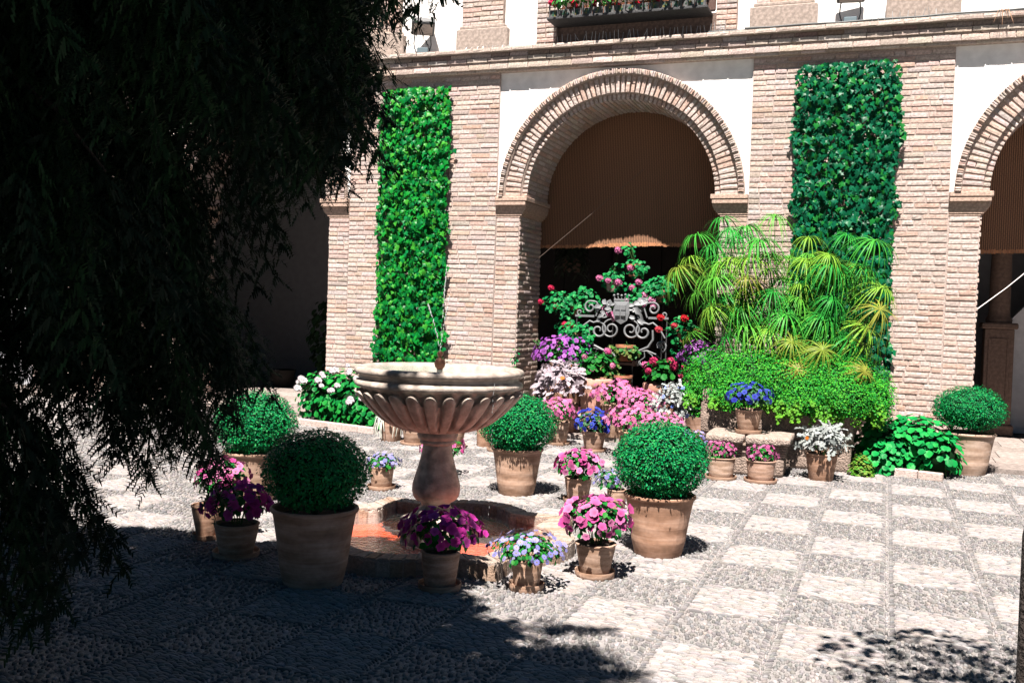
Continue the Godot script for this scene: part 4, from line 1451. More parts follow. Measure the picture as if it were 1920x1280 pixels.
# ------------------------------------------------------------------ stone basin, fern and umbrella sedge
func build_basin_plants() -> void:
	var stone := mat(lin(0.34, 0.26, 0.215), 0.95, "blotch", "pits", 2.6, 1.6)
	var bs := thing("stone_basin", "large rough stone basin overhung by maidenhair fern", "planter", Vector3(2.25, 0, 1.38))
	var b := MB.new()
	rough_box(b, Vector3(-0.72, 0.0, -0.5), Vector3(0.74, 0.30, 0.52), 0.008, 5)
	part("plinth", b.done(), stone, bs)
	var b2 := MB.new()
	rough_box(b2, Vector3(-0.80, 0.301, -0.56), Vector3(0.76, 0.78, 0.50), 0.009, 6)
	part("trough", b2.done(), stone, bs)
	var b3 := MB.new()
	rough_box(b3, Vector3(-0.76, 0.781, -0.52), Vector3(0.72, 0.80, 0.46), 0.006, 7)
	part("soil", b3.done(), mat(lin(0.04, 0.028, 0.02), 0.95, "", "pits", 4.0, 2.0), bs)
	# carved stone block used as a bench
	var bn := thing("carved_stone_block", "carved stone block with a broken moulded top beside the basin", "stone block", Vector3(2.05, 0, 2.40), 0.03)
	var k := MB.new()
	rough_box(k, Vector3(-0.30, 0.0, -0.28), Vector3(0.34, 0.20, 0.24), 0.008, 9)
	for i in 5:
		var u := i / 5.0
		rough_box(k, Vector3(-0.31 - 0.07 * u * u, 0.201 + 0.024 * i, -0.28), Vector3(0.35 + 0.03 * u * u, 0.224 + 0.024 * i, 0.245 + 0.055 * u * u), 0.004, 10 + i)
	part("moulded_body", k.done(), stone, bn)
	for s in [[-0.41, -0.045], [-0.02, 0.40]]:
		var top := MB.new()
		rough_box(top, Vector3(s[0], 0.323, -0.29), Vector3(s[1], 0.40, 0.32), 0.007, int(20 + s[0] * 10))
		part("top_slab", top.done(), mat(lin(0.42, 0.34, 0.29), 0.95, "blotch", "pits", 2.6, 1.6), bn)
	# maidenhair fern: mounds of small fans on hanging fronds
	var fern := thing("maidenhair_fern", "wide mound of bright green maidenhair fern spilling over the basin", "fern", Vector3(2.25, 0.8, 1.45))
	var tones := [lin(0.026, 0.235, 0.018), lin(0.014, 0.19, 0.018), lin(0.055, 0.28, 0.018), lin(0.007, 0.14, 0.018)]
	var lumps := [[-0.66, 0.08, 0.12, 0.42, 0.36], [-0.28, 0.12, 0.16, 0.42, 0.36], [0.12, 0.06, 0.26, 0.44, 0.36], [0.52, 0.05, 0.26, 0.44, 0.36], [0.80, 0.04, 0.14, 0.34, 0.36], [-0.1, 0.2, -0.15, 0.5, 0.3], [0.4, 0.2, -0.15, 0.5, 0.3], [0.28, -0.04, 0.42, 0.34, 0.26], [0.66, -0.02, 0.40, 0.34, 0.28], [-0.45, -0.06, 0.36, 0.3, 0.26], [0.92, -0.06, 0.30, 0.24, 0.28], [-0.86, -0.12, 0.26, 0.2, 0.3]]
	var xfs := []
	var cols := []
	for l in lumps:
		var c := Vector3(l[0], l[1], l[2])
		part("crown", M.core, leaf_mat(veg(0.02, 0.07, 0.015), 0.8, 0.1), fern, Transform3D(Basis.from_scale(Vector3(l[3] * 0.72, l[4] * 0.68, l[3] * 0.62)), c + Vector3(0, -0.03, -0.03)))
		for i in int(15000 * l[3]):
			var d := rand_dir()
			if d.y < -0.75 or d.z < -0.6: continue
			var r := R(0.72, 1.0) + 0.16 * (sin(d.x * 9.0 + l[0] * 20.0) * sin(d.z * 8.0 + 2.0) * 0.5 + 0.5) * (0.4 if d.y < 0.0 else 1.0) - 0.06
			var p := c + Vector3(d.x * l[3], d.y * l[4], d.z * l[3]) * r
			var nrm := d + Vector3(0, 0.7, 0.25) + rand_dir() * 0.6
			xfs.append(Transform3D(frame_to(nrm, Vector3(d.x, -1.0, d.z) + rand_dir() * 0.7) * Basis.from_scale(Vector3.ONE * R(0.010, 0.020)), p))
			cols.append(jitter(tones[rng.randi() % 4], 0.2))
	# hanging fronds along the front edge
	for i in 190:
		var x := R(-0.97, 1.05)
		var len_ := R(0.06, 0.26) * (1.2 if x > 0.0 else 0.8)
		var z0 := 0.50 + 0.12 * sin(x * 5.0) + R(-0.1, 0.06) - (0.25 if x < -0.7 else 0.0)
		for j in 34:
			var u := j / 33.0
			var p := Vector3(x + R(-0.045, 0.045) * (1.1 - 0.7 * u), -0.02 - len_ * u, z0 + 0.07 * u + R(-0.03, 0.03))
			xfs.append(Transform3D(frame_to(Vector3(R(-0.5, 0.5), 0.5, 1.0), Vector3(R(-0.8, 0.8), -1, 0.2)) * Basis.from_scale(Vector3.ONE * R(0.018, 0.03)), p))
			cols.append(jitter(tones[rng.randi() % 4].lerp(lin(0.20, 0.30, 0.02), 0.35 * u), 0.2))
	mass("foliage", M.fan, tinted_mat(0.55, 0.5), fern, xfs, cols)
	# umbrella sedge
	var sedge := thing("umbrella_sedge", "tall umbrella sedge clump fanning up from the stone basin", "sedge", Vector3(2.25, 0.8, 1.38))
	var heads := "1.43,2.71,1.22; 1.15,2.51,1.43; 0.93,2.08,1.31; 1.08,2.25,1.47; 1.34,2.40,1.49; 1.49,2.26,1.10; 1.16,1.85,1.06; 1.48,1.66,1.64; 1.68,2.48,1.23; 1.76,2.57,1.21; 2.13,2.64,1.75; 2.10,2.25,1.38; 2.13,1.85,1.64; 1.81,1.94,1.38; 2.39,1.78,1.50; 2.44,2.46,1.16; 2.85,2.46,1.49; 3.12,2.39,1.66; 2.82,2.09,1.42; 2.68,2.24,1.57; 3.04,2.13,1.52; 2.27,1.31,1.09; 2.63,1.21,1.46; 2.37,1.55,1.07; 2.74,1.78,1.66; 2.00,1.53,1.38; 1.13,1.36,1.55; 1.89,2.22,1.67; 1.64,2.51,1.55; 1.97,2.39,1.69; 2.93,1.88,1.33; 3.22,1.91,1.61; 2.54,2.01,1.36; 2.28,1.60,1.70; 1.53,1.98,1.67; 1.76,1.62,1.12; 2.99,1.51,1.15; 2.04,2.10,1.20; 1.3,2.05,1.35; 1.7,2.2,1.5; 1.95,1.75,1.5; 2.2,2.0,1.3; 2.6,1.6,1.55; 2.45,2.2,1.45; 1.6,1.8,1.5; 2.8,1.95,1.2; 1.4,1.6,1.5; 2.1,1.45,1.65".split("; ")
	var yellow := "3.21,1.68,1.99; 2.36,1.32,1.87; 2.43,1.04,2.0; 2.67,1.25,1.92; 3.09,1.05,1.95; 1.02,1.30,0.45; 1.86,1.99,1.74; 1.06,2.10,1.4".split("; ")
	var thick := RandomNumberGenerator.new()
	thick.seed = 9
	for i in 62:
		var hx := thick.randf_range(1.35, 3.1)
		heads.append("%f,%f,%f" % [hx, thick.randf_range(1.35, 2.3) - 0.1 * absf(hx - 2.3), thick.randf_range(1.0, 1.6)])
	var whorls := []
	for v in 5: whorls.append(whorl_mesh(v))
	var nh := heads.size()
	for i in nh + yellow.size():
		var q := (heads[i] if i < nh else yellow[i - nh]).split_floats(",")
		if q[0] < 1.45 and i < nh: q[2] = 0.72 + 0.2 * (q[2] - 1.0)
		var p := Vector3(q[0], q[1], q[2]) - sedge.position
		var base := Vector3(clampf(p.x * 0.45 + R(-0.12, 0.12), -0.62, 0.62), 0.0, clampf(p.z * 0.5 + R(-0.15, 0.1), -0.35, 0.35))
		var mid := base.lerp(p, 0.55) + Vector3(0, 0.12, 0) - Vector3(p.x - base.x, 0, p.z - base.z) * 0.12
		var dir := (p - mid).normalized()
		var st := MB.new()
		st.tube([base, mid, p], [0.006, 0.0045, 0.0035], 5)
		var old := i >= nh
		part("stem", st.done(), leaf_mat(veg(0.06, 0.17, 0.03) if not old else veg(0.22, 0.22, 0.05), 0.5, 0.2), sedge)
		var tone: Color = [lin(0.02, 0.21, 0.03), lin(0.04, 0.25, 0.03), lin(0.07, 0.27, 0.03), lin(0.14, 0.29, 0.03)][i % 4]
		if old: tone = [veg(0.45, 0.38, 0.07), veg(0.34, 0.37, 0.06)][i % 2]
		var s := R(0.30, 0.42) * (0.85 if old else 1.0)
		part("leaf_whorl", whorls[i % 5], mat(tone, 0.45, "", "", 1.0, 0.5, {"back": 0.5, "vertex": 1}), sedge, Transform3D(frame_to(dir + Vector3(0, 0.7, 0.25), Vector3(sin(i), 0, cos(i))) * Basis.from_scale(Vector3.ONE * s), p))
	# two little extras beside the basin
	var hh := thing("small_fern", "little fern at the foot of the basin beside the geranium bed", "fern", Vector3(3.10, 0, 2.0))
	fern_tuft(hh, 0.13, 0.24, [veg(0.12, 0.32, 0.03), veg(0.28, 0.34, 0.06)])

func fern_tuft(t: Node3D, r: float, h: float, tones: Array) -> void:
	var xfs := []
	var cols := []
	for i in 700:
		var d := rand_dir()
		d.y = absf(d.y)
		var p := Vector3(d.x * r, d.y * h, d.z * r) * R(0.5, 1.0)
		xfs.append(Transform3D(frame_to(d + Vector3.UP * 0.6, Vector3(d.x, -0.7, d.z) + rand_dir() * 0.6) * Basis.from_scale(Vector3.ONE * R(0.02, 0.034)), p))
		cols.append(jitter(tones[rng.randi() % tones.size()], 0.2))
	mass("foliage", M.fan, tinted_mat(0.55, 0.5), t, xfs, cols)

func whorl_mesh(k: int) -> ArrayMesh:
	var r := RandomNumberGenerator.new()
	r.seed = 500 + k
	var strips := []
	var cols := []
	var n := 34 + k * 3
	for i in n:
		var a := TAU * i / n + r.randf_range(-0.12, 0.12)
		var d := Vector3(cos(a), 0, sin(a))
		var s := Vector3(-sin(a), 0.15, cos(a))
		var len_ := r.randf_range(0.75, 1.1)
		var rise := r.randf_range(0.1, 0.5)
		var sag := r.randf_range(0.65, 1.15)
		var strip := []
		for q in 6:
			var u := q / 5.0
			var w: float = 0.015 * [0.4, 1.0, 1.05, 0.9, 0.6, 0.08][q]
			strip.append([d * len_ * u * (1.0 - 0.18 * u) + Vector3(0, rise * u - sag * u * u, 0), s * w])
		strips.append(strip)
		cols.append(Color.WHITE * r.randf_range(0.75, 1.25))
		if i % 3 == 0: cols[-1] = Color(1.6, 1.15, 0.9)
	return strips_mesh(strips, cols)

func rough_box(b: MB, lo: Vector3, hi: Vector3, amount: float, seed_: int) -> void:
	# a block of weathered stone: every face a grid, pushed about by noise, the edges rounded off
	var nz := FastNoiseLite.new()
	nz.seed = seed_
	nz.frequency = 3.5
	var size := hi - lo
	b.smooth(true)
	var rnd := minf(0.02, minf(size.x, minf(size.y, size.z)) * 0.18)
	var shape := func(p: Vector3) -> Vector3:
		var c := p.clamp(lo + Vector3.ONE * rnd, hi - Vector3.ONE * rnd)
		var d := p - c
		if d.length() > 1e-6:
			p = c + d.normalized() * rnd
		var e := Vector3(nz.get_noise_3dv(p * 1.0), nz.get_noise_3dv(p + Vector3(9, 3, 1)), nz.get_noise_3dv(p + Vector3(2, 8, 5))) * amount * 2.2
		var fine := nz.get_noise_3dv(p * 4.0) * amount * 0.8
		return p + e + (p - (lo + hi) / 2).normalized() * fine
	for ax in 3:
		var u := (ax + 1) % 3
		var w := (ax + 2) % 3
		var nu := clampi(int(size[u] / 0.035), 3, 40)
		var nw := clampi(int(size[w] / 0.035), 3, 40)
		for s in 2:
			var g := []
			for i in nu + 1:
				var row := []
				for j in nw + 1:
					var p := Vector3.ZERO
					p[ax] = lo[ax] if s == 0 else hi[ax]
					p[u] = lerpf(lo[u], hi[u], float(i) / nu)
					p[w] = lerpf(lo[w], hi[w], float(j) / nw)
					row.append(shape.call(p))
				g.append(row)
			for i in nu:
				for j in nw:
					if s == 1: b.quad(g[i][j], g[i + 1][j], g[i + 1][j + 1], g[i][j + 1])
					else: b.quad(g[i][j + 1], g[i + 1][j + 1], g[i + 1][j], g[i][j])

# ------------------------------------------------------------------ pots
var TERRA := [Color(0.47, 0.33, 0.255), Color(0.44, 0.285, 0.21), Color(0.49, 0.38, 0.315), Color(0.46, 0.325, 0.265), Color(0.43, 0.31, 0.245)]
var pot_count := 0

func pot_mat(c: Color) -> StandardMaterial3D:
	var key := "pot%s" % c
	if mats.has(key): return mats[key]
	var m := StandardMaterial3D.new()
	m.albedo_color = c.linear_to_srgb()
	m.albedo_texture = tex["pot"]
	m.roughness = 0.9
	m.heightmap_enabled = true
	m.heightmap_texture = tex["pot"]
	m.heightmap_scale = 0.25
	mats[key] = m
	return m

func pot_parts(t: Node3D, rim: float, base: float, h: float, c: Color, saucer: bool, style := 0) -> void:
	pot_count += 1
	var y0 := 0.018 if saucer else 0.0
	var m := MB.new()
	var lip := maxf(0.012, rim * 0.09)
	var mid := (rim + base) * 0.5
	var prof := []
	if style == 1:      # big planter with a rolled rim and throwing ridges
		prof = [Vector2(0, y0), Vector2(base * 0.96, y0), Vector2(base, y0 + h * 0.03), Vector2(lerpf(base, rim, 0.25), y0 + h * 0.24), Vector2(lerpf(base, rim, 0.29), y0 + h * 0.275), Vector2(lerpf(base, rim, 0.285), y0 + h * 0.29), Vector2(lerpf(base, rim, 0.42), y0 + h * 0.48), Vector2(lerpf(base, rim, 0.455), y0 + h * 0.51), Vector2(lerpf(base, rim, 0.455), y0 + h * 0.53), Vector2(lerpf(base, rim, 0.72), y0 + h * 0.84), Vector2(rim * 0.94, y0 + h * 0.93), Vector2(rim * 0.985, y0 + h * 0.945), Vector2(rim, y0 + h * 0.965), Vector2(rim * 0.99, y0 + h * 0.99), Vector2(rim * 0.95, y0 + h), Vector2(rim * 0.9, y0 + h * 0.98), Vector2(rim * 0.86, y0 + h * 0.86)]
	elif style == 2:    # jar: swelling belly
		prof = [Vector2(0, y0), Vector2(base, y0), Vector2(mid * 1.15, y0 + h * 0.3), Vector2(rim * 1.22, y0 + h * 0.6), Vector2(rim * 1.12, y0 + h * 0.82), Vector2(rim * 0.88, y0 + h * 0.93), Vector2(rim, y0 + h * 0.97), Vector2(rim, y0 + h), Vector2(rim * 0.84, y0 + h), Vector2(rim * 0.8, y0 + h * 0.9)]
	elif style == 3:    # thick collar rim
		prof = [Vector2(0, y0), Vector2(base, y0), Vector2(lerpf(base, rim, 0.75) , y0 + h * 0.82), Vector2(rim * 0.95, y0 + h * 0.83), Vector2(rim, y0 + h * 0.85), Vector2(rim, y0 + h * 0.98), Vector2(rim * 0.96, y0 + h), Vector2(rim * 0.88, y0 + h), Vector2(rim * 0.84, y0 + h * 0.9)]
	else:
		prof = [Vector2(0, y0), Vector2(base * 0.97, y0), Vector2(base, y0 + 0.006), Vector2(lerpf(base, rim, 0.8), y0 + h * 0.80), Vector2(rim * 0.955, y0 + h * 0.93), Vector2(rim, y0 + h * 0.95), Vector2(rim, y0 + h * 0.985), Vector2(rim - lip * 0.4, y0 + h), Vector2(rim - lip, y0 + h), Vector2(rim - lip * 1.3, y0 + h * 0.88)]
	var inner: Vector2 = prof[-1]
	m.lathe(prof, 40, Vector3.ZERO, 0.75)
	part("pot", m.done(), pot_mat(c), t, Transform3D(Basis(Vector3.UP, pot_count * 1.7), Vector3.ZERO))
	var so := MB.new()
	so.lathe([Vector2(inner.x + 0.002, inner.y + 0.004), Vector2(inner.x * 0.5, inner.y + 0.012), Vector2(0, inner.y + 0.01)], 20)
	part("soil", so.done(), mat(lin(0.035, 0.024, 0.017), 0.95, "", "pits", 6.0, 1.0), t)
	if saucer:
		var s := MB.new()
		var r := base * 1.42
		s.lathe([Vector2(0, 0), Vector2(r * 0.93, 0), Vector2(r * 0.96, 0.004), Vector2(r, 0.036), Vector2(r * 0.985, 0.042), Vector2(r * 0.95, 0.040), Vector2(r * 0.91, 0.015), Vector2(0, 0.014)], 36, Vector3.ZERO, 0.7)
		part("saucer", s.done(), pot_mat(c.lerp(TERRA[0], 0.5) * 0.96), t, Transform3D(Basis(Vector3.UP, pot_count * 2.3), Vector3.ZERO))

func box_ball(at: Vector3, rim: float, base: float, h: float, rx: float, ry: float, cy: float, label: String, n: int) -> void:
	var t := thing("potted_box_ball", label, "potted shrub", at, 0, "clipped box balls in terracotta pots")
	pot_parts(t, rim, base, h, TERRA[pot_count % 5], false, 1)
	var st := MB.new()
	st.tube([Vector3(0, h * 0.85, 0), Vector3(0.01, cy, 0)], [0.018, 0.012], 6)
	part("stem", st.done(), mat(lin(0.06, 0.045, 0.03)), t)
	var nz := FastNoiseLite.new()
	nz.seed = int(at.x * 77 + at.z * 31)
	nz.frequency = 2.4
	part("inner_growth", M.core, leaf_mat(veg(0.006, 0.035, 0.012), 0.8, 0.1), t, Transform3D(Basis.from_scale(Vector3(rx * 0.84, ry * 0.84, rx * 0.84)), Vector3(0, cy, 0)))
	var xfs := []
	var cols := []
	var tones := [lin(0.002, 0.14, 0.042), lin(0.003, 0.175, 0.05), lin(0.002, 0.10, 0.034), lin(0.012, 0.20, 0.045)]
	for i in int(n * 1.45):
		var d := rand_dir()
		if d.y < -0.9: continue
		var k := 1.0 + 0.13 * nz.get_noise_3dv(d) + 0.10 * nz.get_noise_3dv(d * 3.5)
		var deep := pow(rng.randf(), 2.0)
		var r := k * (1.0 - 0.15 * deep) * (1.0 + (R(0.03, 0.1) if rng.randf() < 0.07 else 0.0))
		var p := Vector3(d.x * rx, cy + d.y * ry, d.z * rx) * 1.0
		p = Vector3(0, cy, 0) + (p - Vector3(0, cy, 0)) * r
		# little rosettes of leaves at each twig end
		var out := (d + rand_dir() * 0.55).normalized()
		xfs.append(Transform3D(frame_to(d + Vector3(0, 0.35, 0) + rand_dir() * 0.8, out) * Basis.from_scale(Vector3(0.8, 1, 1) * R(0.0135, 0.022)), p))
		cols.append(jitter(tones[rng.randi() % 4], 0.25))
	mass("foliage", M.small, tinted_mat(0.4, 0.25), t, xfs, cols)

# a flowering pot: a dome of leaves with flowers over it
func flower_pot(at: Vector3, label: String, group: String, pot: Array, crown: Array, leaf: String, leaf_size: float, leaf_tones: Array, n_leaf: int, flower: String, f_size: float, f_tones: Array, n_flower: int, single := 40, called := "potted_flowers", category := "potted flowers") -> Node3D:
	# pot = [rim, base, height, saucer, style, colour]; crown = [offset, rx, ry, height of its centre]
	var t := thing(called, label, category, at, 0, group)
	pot_parts(t, pot[0], pot[1], pot[2], pot[5] if pot.size() > 5 else TERRA[pot_count % 5], pot[3], pot[4])
	crown_parts(t, pot[2], crown, leaf, leaf_size, leaf_tones, n_leaf, flower, f_size, f_tones, n_flower, single)
	return t

func crown_parts(t: Node3D, top: float, crown: Array, leaf: String, leaf_size: float, leaf_tones: Array, n_leaf: int, flower: String, f_size: float, f_tones: Array, n_flower: int, single: int) -> void:
	var c: Vector3 = crown[0] + Vector3(0, crown[3], 0)
	var rx: float = crown[1]
	var ry: float = crown[2]
	var sm := MB.new()
	for k in 7:
		var a := k * 0.9
		sm.tube([Vector3(cos(a) * 0.02, top * 0.9, sin(a) * 0.02), c + Vector3(cos(a) * rx * 0.25, -ry * 0.3, sin(a) * rx * 0.25), c + Vector3(cos(a) * rx * 0.6, ry * 0.3, sin(a) * rx * 0.6)], [0.004, 0.003, 0.002], 4)
	part("stems", sm.done(), leaf_mat(veg(0.07, 0.16, 0.04), 0.6, 0.2), t)
	var xl := []
	for i in n_leaf:
		var d := rand_dir()
		if d.y < -0.55: d.y = -d.y
		var p := c + Vector3(d.x * rx, d.y * ry, d.z * rx) * R(0.45, 0.95)
		var up_ := Vector3(d.x, -0.35, d.z)
		var nn := d + Vector3.UP * 0.8 + rand_dir() * 0.4
		var sc := Vector3.ONE
		if leaf == "silver":
			up_ = Vector3(d.x, 0.7, d.z) * 0.9
			nn = d * 0.6 + rand_dir() * 0.9 + Vector3(0, 0.5, 0.3)
			sc = Vector3(0.62, 1, 1)
		xl.append(Transform3D(frame_to(nn, up_ + rand_dir() * 0.5) * Basis.from_scale(sc * leaf_size * R(0.75, 1.25)), p))
	if leaf in ["geranium", "silver", "ivy"]:
		var eye := t.global_transform.affine_inverse() * cam.global_position
		sort_near(xl, t)
		pieces("leaf", "foliage", [M[leaf]], leaf_tones, 0.5, 0.35, t, xl, mini(60, xl.size()))
	else:
		pieces("leaf", "foliage", [M[leaf]], leaf_tones, 0.5, 0.35, t, xl, 0)
	if n_flower == 0: return
	var xf := []
	for i in n_flower:
		# spread evenly over the top three quarters of the dome
		var y := 1.0 - 1.35 * (i + 0.5) / n_flower
		var a := i * 2.399 + R(-0.3, 0.3)
		var r := sqrt(maxf(0.0, 1.0 - y * y))
		var d := Vector3(r * cos(a), y, r * sin(a))
		var p := c + Vector3(d.x * rx, d.y * ry, d.z * rx) * R(0.80, 1.14)
		var face := d + Vector3(0, 0.3, 0.25) + rand_dir() * 0.6
		xf.append(Transform3D(frame_to(face, rand_dir()) * Basis.from_scale(Vector3(R(0.85, 1.1), R(0.6, 1.6), R(0.85, 1.1)) * f_size * R(0.62, 1.15)), p))
	sort_near(xf, t)
	pieces("flower", "flowers", [M[flower]], f_tones, 0.6, 0.45, t, xf, single)

func build_pots() -> void:
	var pink := [petal(0.80, 0.16, 0.42), petal(0.85, 0.24, 0.50), petal(0.72, 0.11, 0.36), petal(0.90, 0.36, 0.58)]
	var magenta := [petal(0.85, 0.085, 0.52), petal(0.9, 0.14, 0.62), petal(0.75, 0.06, 0.46)]
	var pale := [petal(0.82, 0.27, 0.48), petal(0.88, 0.36, 0.56), petal(0.78, 0.22, 0.42)]
	var lilac := [petal(0.50, 0.17, 0.62), petal(0.58, 0.25, 0.70), petal(0.40, 0.11, 0.55)]
	var blue := [petal(0.05, 0.10, 0.62), petal(0.09, 0.17, 0.75), petal(0.03, 0.06, 0.48)]
	var sky := [petal(0.36, 0.42, 0.80), petal(0.46, 0.52, 0.86), petal(0.28, 0.33, 0.72)]
	var green := [lin(0.008, 0.11, 0.016), lin(0.016, 0.14, 0.018), lin(0.005, 0.08, 0.014)]
	var silver := [lin(0.24, 0.265, 0.26), lin(0.29, 0.31, 0.305), lin(0.18, 0.205, 0.20)]
	var orange := [petal(0.85, 0.32, 0.03), petal(0.8, 0.25, 0.02)]
	# clipped box balls
	box_ball(Vector3(0.35, 0, 7.78), 0.245, 0.166, 0.43, 0.285, 0.22, 0.63, "clipped box ball in a big pot, wholly in shade in front of the pool", 7500)
	box_ball(Vector3(-1.32, 0, 6.0), 0.245, 0.164, 0.39, 0.315, 0.25, 0.60, "sunlit box ball on the left, half behind the shaded one", 7000)
	box_ball(Vector3(0.41, 0, 4.72), 0.222, 0.146, 0.40, 0.31, 0.25, 0.60, "box ball in a big pot just right of the fountain bowl", 7000)
	box_ball(Vector3(1.95, 0, 6.2), 0.235, 0.152, 0.40, 0.297, 0.245, 0.615, "box ball in the large pale pot right of the pink petunias", 7500)
	box_ball(Vector3(4.117, 0, 1.215), 0.274, 0.181, 0.44, 0.345, 0.235, 0.68, "wide box ball by the right arch, farthest right", 6500)
	# round the pool
	flower_pot(Vector3(1.03, 0, 7.57), "dark magenta petunias in a shaded pot in front of the pool", "potted petunias", [0.11, 0.085, 0.20, true, 0], [Vector3(0, 0, 0), 0.22, 0.125, 0.325], "small", 0.05, green, 170, "petunia", 0.031, magenta, 92, 92)
	flower_pot(Vector3(1.73, 0, 6.91), "bright pink petunias in a sunlit saucered pot before the big box ball", "potted petunias", [0.122, 0.085, 0.185, true, 0], [Vector3(0, 0, 0), 0.205, 0.145, 0.335], "small", 0.05, green, 200, "petunia", 0.031, pink, 96, 96)
	flower_pot(Vector3(1.46, 0, 7.35), "pale blue daisies spilling from a small saucered pot", "", [0.092, 0.071, 0.16, true, 0], [Vector3(0, 0, 0), 0.205, 0.095, 0.225], "small", 0.034, green, 330, "daisy", 0.018, sky, 110, 80)
	flower_pot(Vector3(-0.80, 0, 7.22), "sunlit pink petunias at the edge of the conifer's shade", "potted petunias", [0.111, 0.07, 0.21, true, 0], [Vector3(0.06, 0, -0.05), 0.17, 0.14, 0.40], "small", 0.05, green, 170, "petunia", 0.031, pink, 70, 70)
	flower_pot(Vector3(-0.37, 0, 7.50), "purple petunias in the shade, left of the dark box ball", "potted petunias", [0.137, 0.1, 0.19, true, 0], [Vector3(0.0, 0, 0), 0.20, 0.13, 0.325], "small", 0.05, green, 170, "petunia", 0.033, magenta, 76, 76)
	flower_pot(Vector3(0.97, 0, 4.78), "pink petunias in a pot behind the pool's right lobe", "potted petunias", [0.114, 0.085, 0.19, true, 0], [Vector3(0, 0, 0), 0.195, 0.13, 0.31], "small", 0.05, green, 170, "petunia", 0.031, pink, 80, 80)
	flower_pot(Vector3(1.37, 0, 5.06), "lavender flowers in a small pot tucked behind the pink petunias", "", [0.078, 0.062, 0.19, false, 0], [Vector3(-0.06, 0, 0), 0.12, 0.085, 0.255], "small", 0.034, green, 130, "daisy", 0.018, sky, 46, 46)
	flower_pot(Vector3(-0.67, 0, 5.10), "lavender flowers in a saucered pot left of the fountain stem", "", [0.104, 0.085, 0.185, true, 0], [Vector3(0, 0, 0), 0.15, 0.075, 0.235], "small", 0.034, green, 190, "daisy", 0.02, sky, 60, 60)
	flower_pot(Vector3(-0.55, 0, 4.15), "pink flowers mostly hidden behind the fountain stem", "", [0.11, 0.085, 0.19, false, 0], [Vector3(0, 0, 0), 0.21, 0.11, 0.25], "small", 0.045, green, 120, "petunia", 0.034, pink, 40, 20)
	# by the carved block
	flower_pot(Vector3(1.85, 0, 2.98), "compact pink mums in a saucered pot, left of two before the carved block", "pink mums before the carved block", [0.14, 0.108, 0.20, true, 1], [Vector3(0, 0, 0), 0.14, 0.095, 0.275], "small", 0.034, green, 190, "phlox", 0.02, [petal(0.62, 0.2, 0.36), petal(0.72, 0.3, 0.46), petal(0.5, 0.12, 0.28)], 90, 70)
	flower_pot(Vector3(2.22, 0, 2.96), "compact pink mums in a saucered pot, right of two before the carved block", "pink mums before the carved block", [0.144, 0.11, 0.20, true, 1], [Vector3(0, 0, 0), 0.145, 0.095, 0.27], "small", 0.034, green, 190, "phlox", 0.02, [petal(0.62, 0.2, 0.36), petal(0.72, 0.3, 0.46), petal(0.5, 0.12, 0.28)], 90, 70)
	flower_pot(Vector3(2.02, 0.40, 2.42), "deep blue pansies in a pot on top of the carved stone block", "", [0.137, 0.095, 0.225, true, 0], [Vector3(0, 0, 0), 0.23, 0.14, 0.37], "small", 0.045, [veg(0.05, 0.15, 0.06), veg(0.08, 0.19, 0.09)], 330, "pansy", 0.032, blue, 70, 70)
	flower_pot(Vector3(1.44, 0, 2.55), "pale lavender flowers behind the large box ball", "", [0.11, 0.085, 0.17, true, 0], [Vector3(0.03, 0, 0), 0.2, 0.10, 0.30], "small", 0.036, green, 200, "daisy", 0.02, sky, 70, 40)
	var q := flower_pot(Vector3(2.74, 0, 2.50), "silver dusty miller in a terracotta pot before the stone basin", "silver dusty miller plants", [0.153, 0.112, 0.27, false, 0], [Vector3(0, 0, 0), 0.24, 0.17, 0.37], "silver", 0.095, silver, 210, "phlox", 0.022, orange, 3, 3)
	q.set_meta("category", "potted plant")
	# the bank of flowers before the middle arch
	flower_pot(Vector3(-0.26, 0, 1.56), "pink phlox in a pot right of the middle box ball", "pink phlox mounds", [0.137, 0.1, 0.26, true, 0], [Vector3(0, 0, 0.05), 0.23, 0.15, 0.40], "small", 0.04, green, 160, "phlox", 0.032, pale, 120, 40)
	flower_pot(Vector3(0.26, 0, 1.86), "blue pansies in a pot at the front of the flower bank", "", [0.137, 0.1, 0.22, true, 0], [Vector3(0, 0, 0.02), 0.2, 0.15, 0.32], "small", 0.045, [veg(0.05, 0.15, 0.06), veg(0.08, 0.19, 0.09)], 230, "pansy", 0.034, blue, 64, 50)
	flower_pot(Vector3(0.22, PAVE, 0.9), "pink phlox mound behind the blue pansies", "pink phlox mounds", [0.14, 0.11, 0.40, false, 0], [Vector3(0.05, 0, 0.1), 0.30, 0.16, 0.52], "small", 0.04, green, 150, "phlox", 0.032, pale, 150, 40)
	flower_pot(Vector3(0.68, 0, 1.42), "rounded pink phlox mound at the top of the flower bank", "pink phlox mounds", [0.14, 0.11, 0.40, false, 0], [Vector3(0, 0, 0), 0.24, 0.16, 0.53], "small", 0.04, green, 150, "phlox", 0.032, pale, 140, 40)
	flower_pot(Vector3(0.72, 0, 2.0), "broad pink phlox mound at the front right of the flower bank", "pink phlox mounds", [0.14, 0.11, 0.28, false, 0], [Vector3(0, 0, 0), 0.30, 0.15, 0.40], "small", 0.04, green, 150, "phlox", 0.032, pale, 150, 40)
	flower_pot(Vector3(1.06, 0, 2.02), "small pink phlox mound just above the large box ball", "pink phlox mounds", [0.12, 0.09, 0.28, false, 0], [Vector3(0, 0, 0), 0.24, 0.12, 0.38], "small", 0.04, green, 120, "phlox", 0.032, pale, 110, 40)
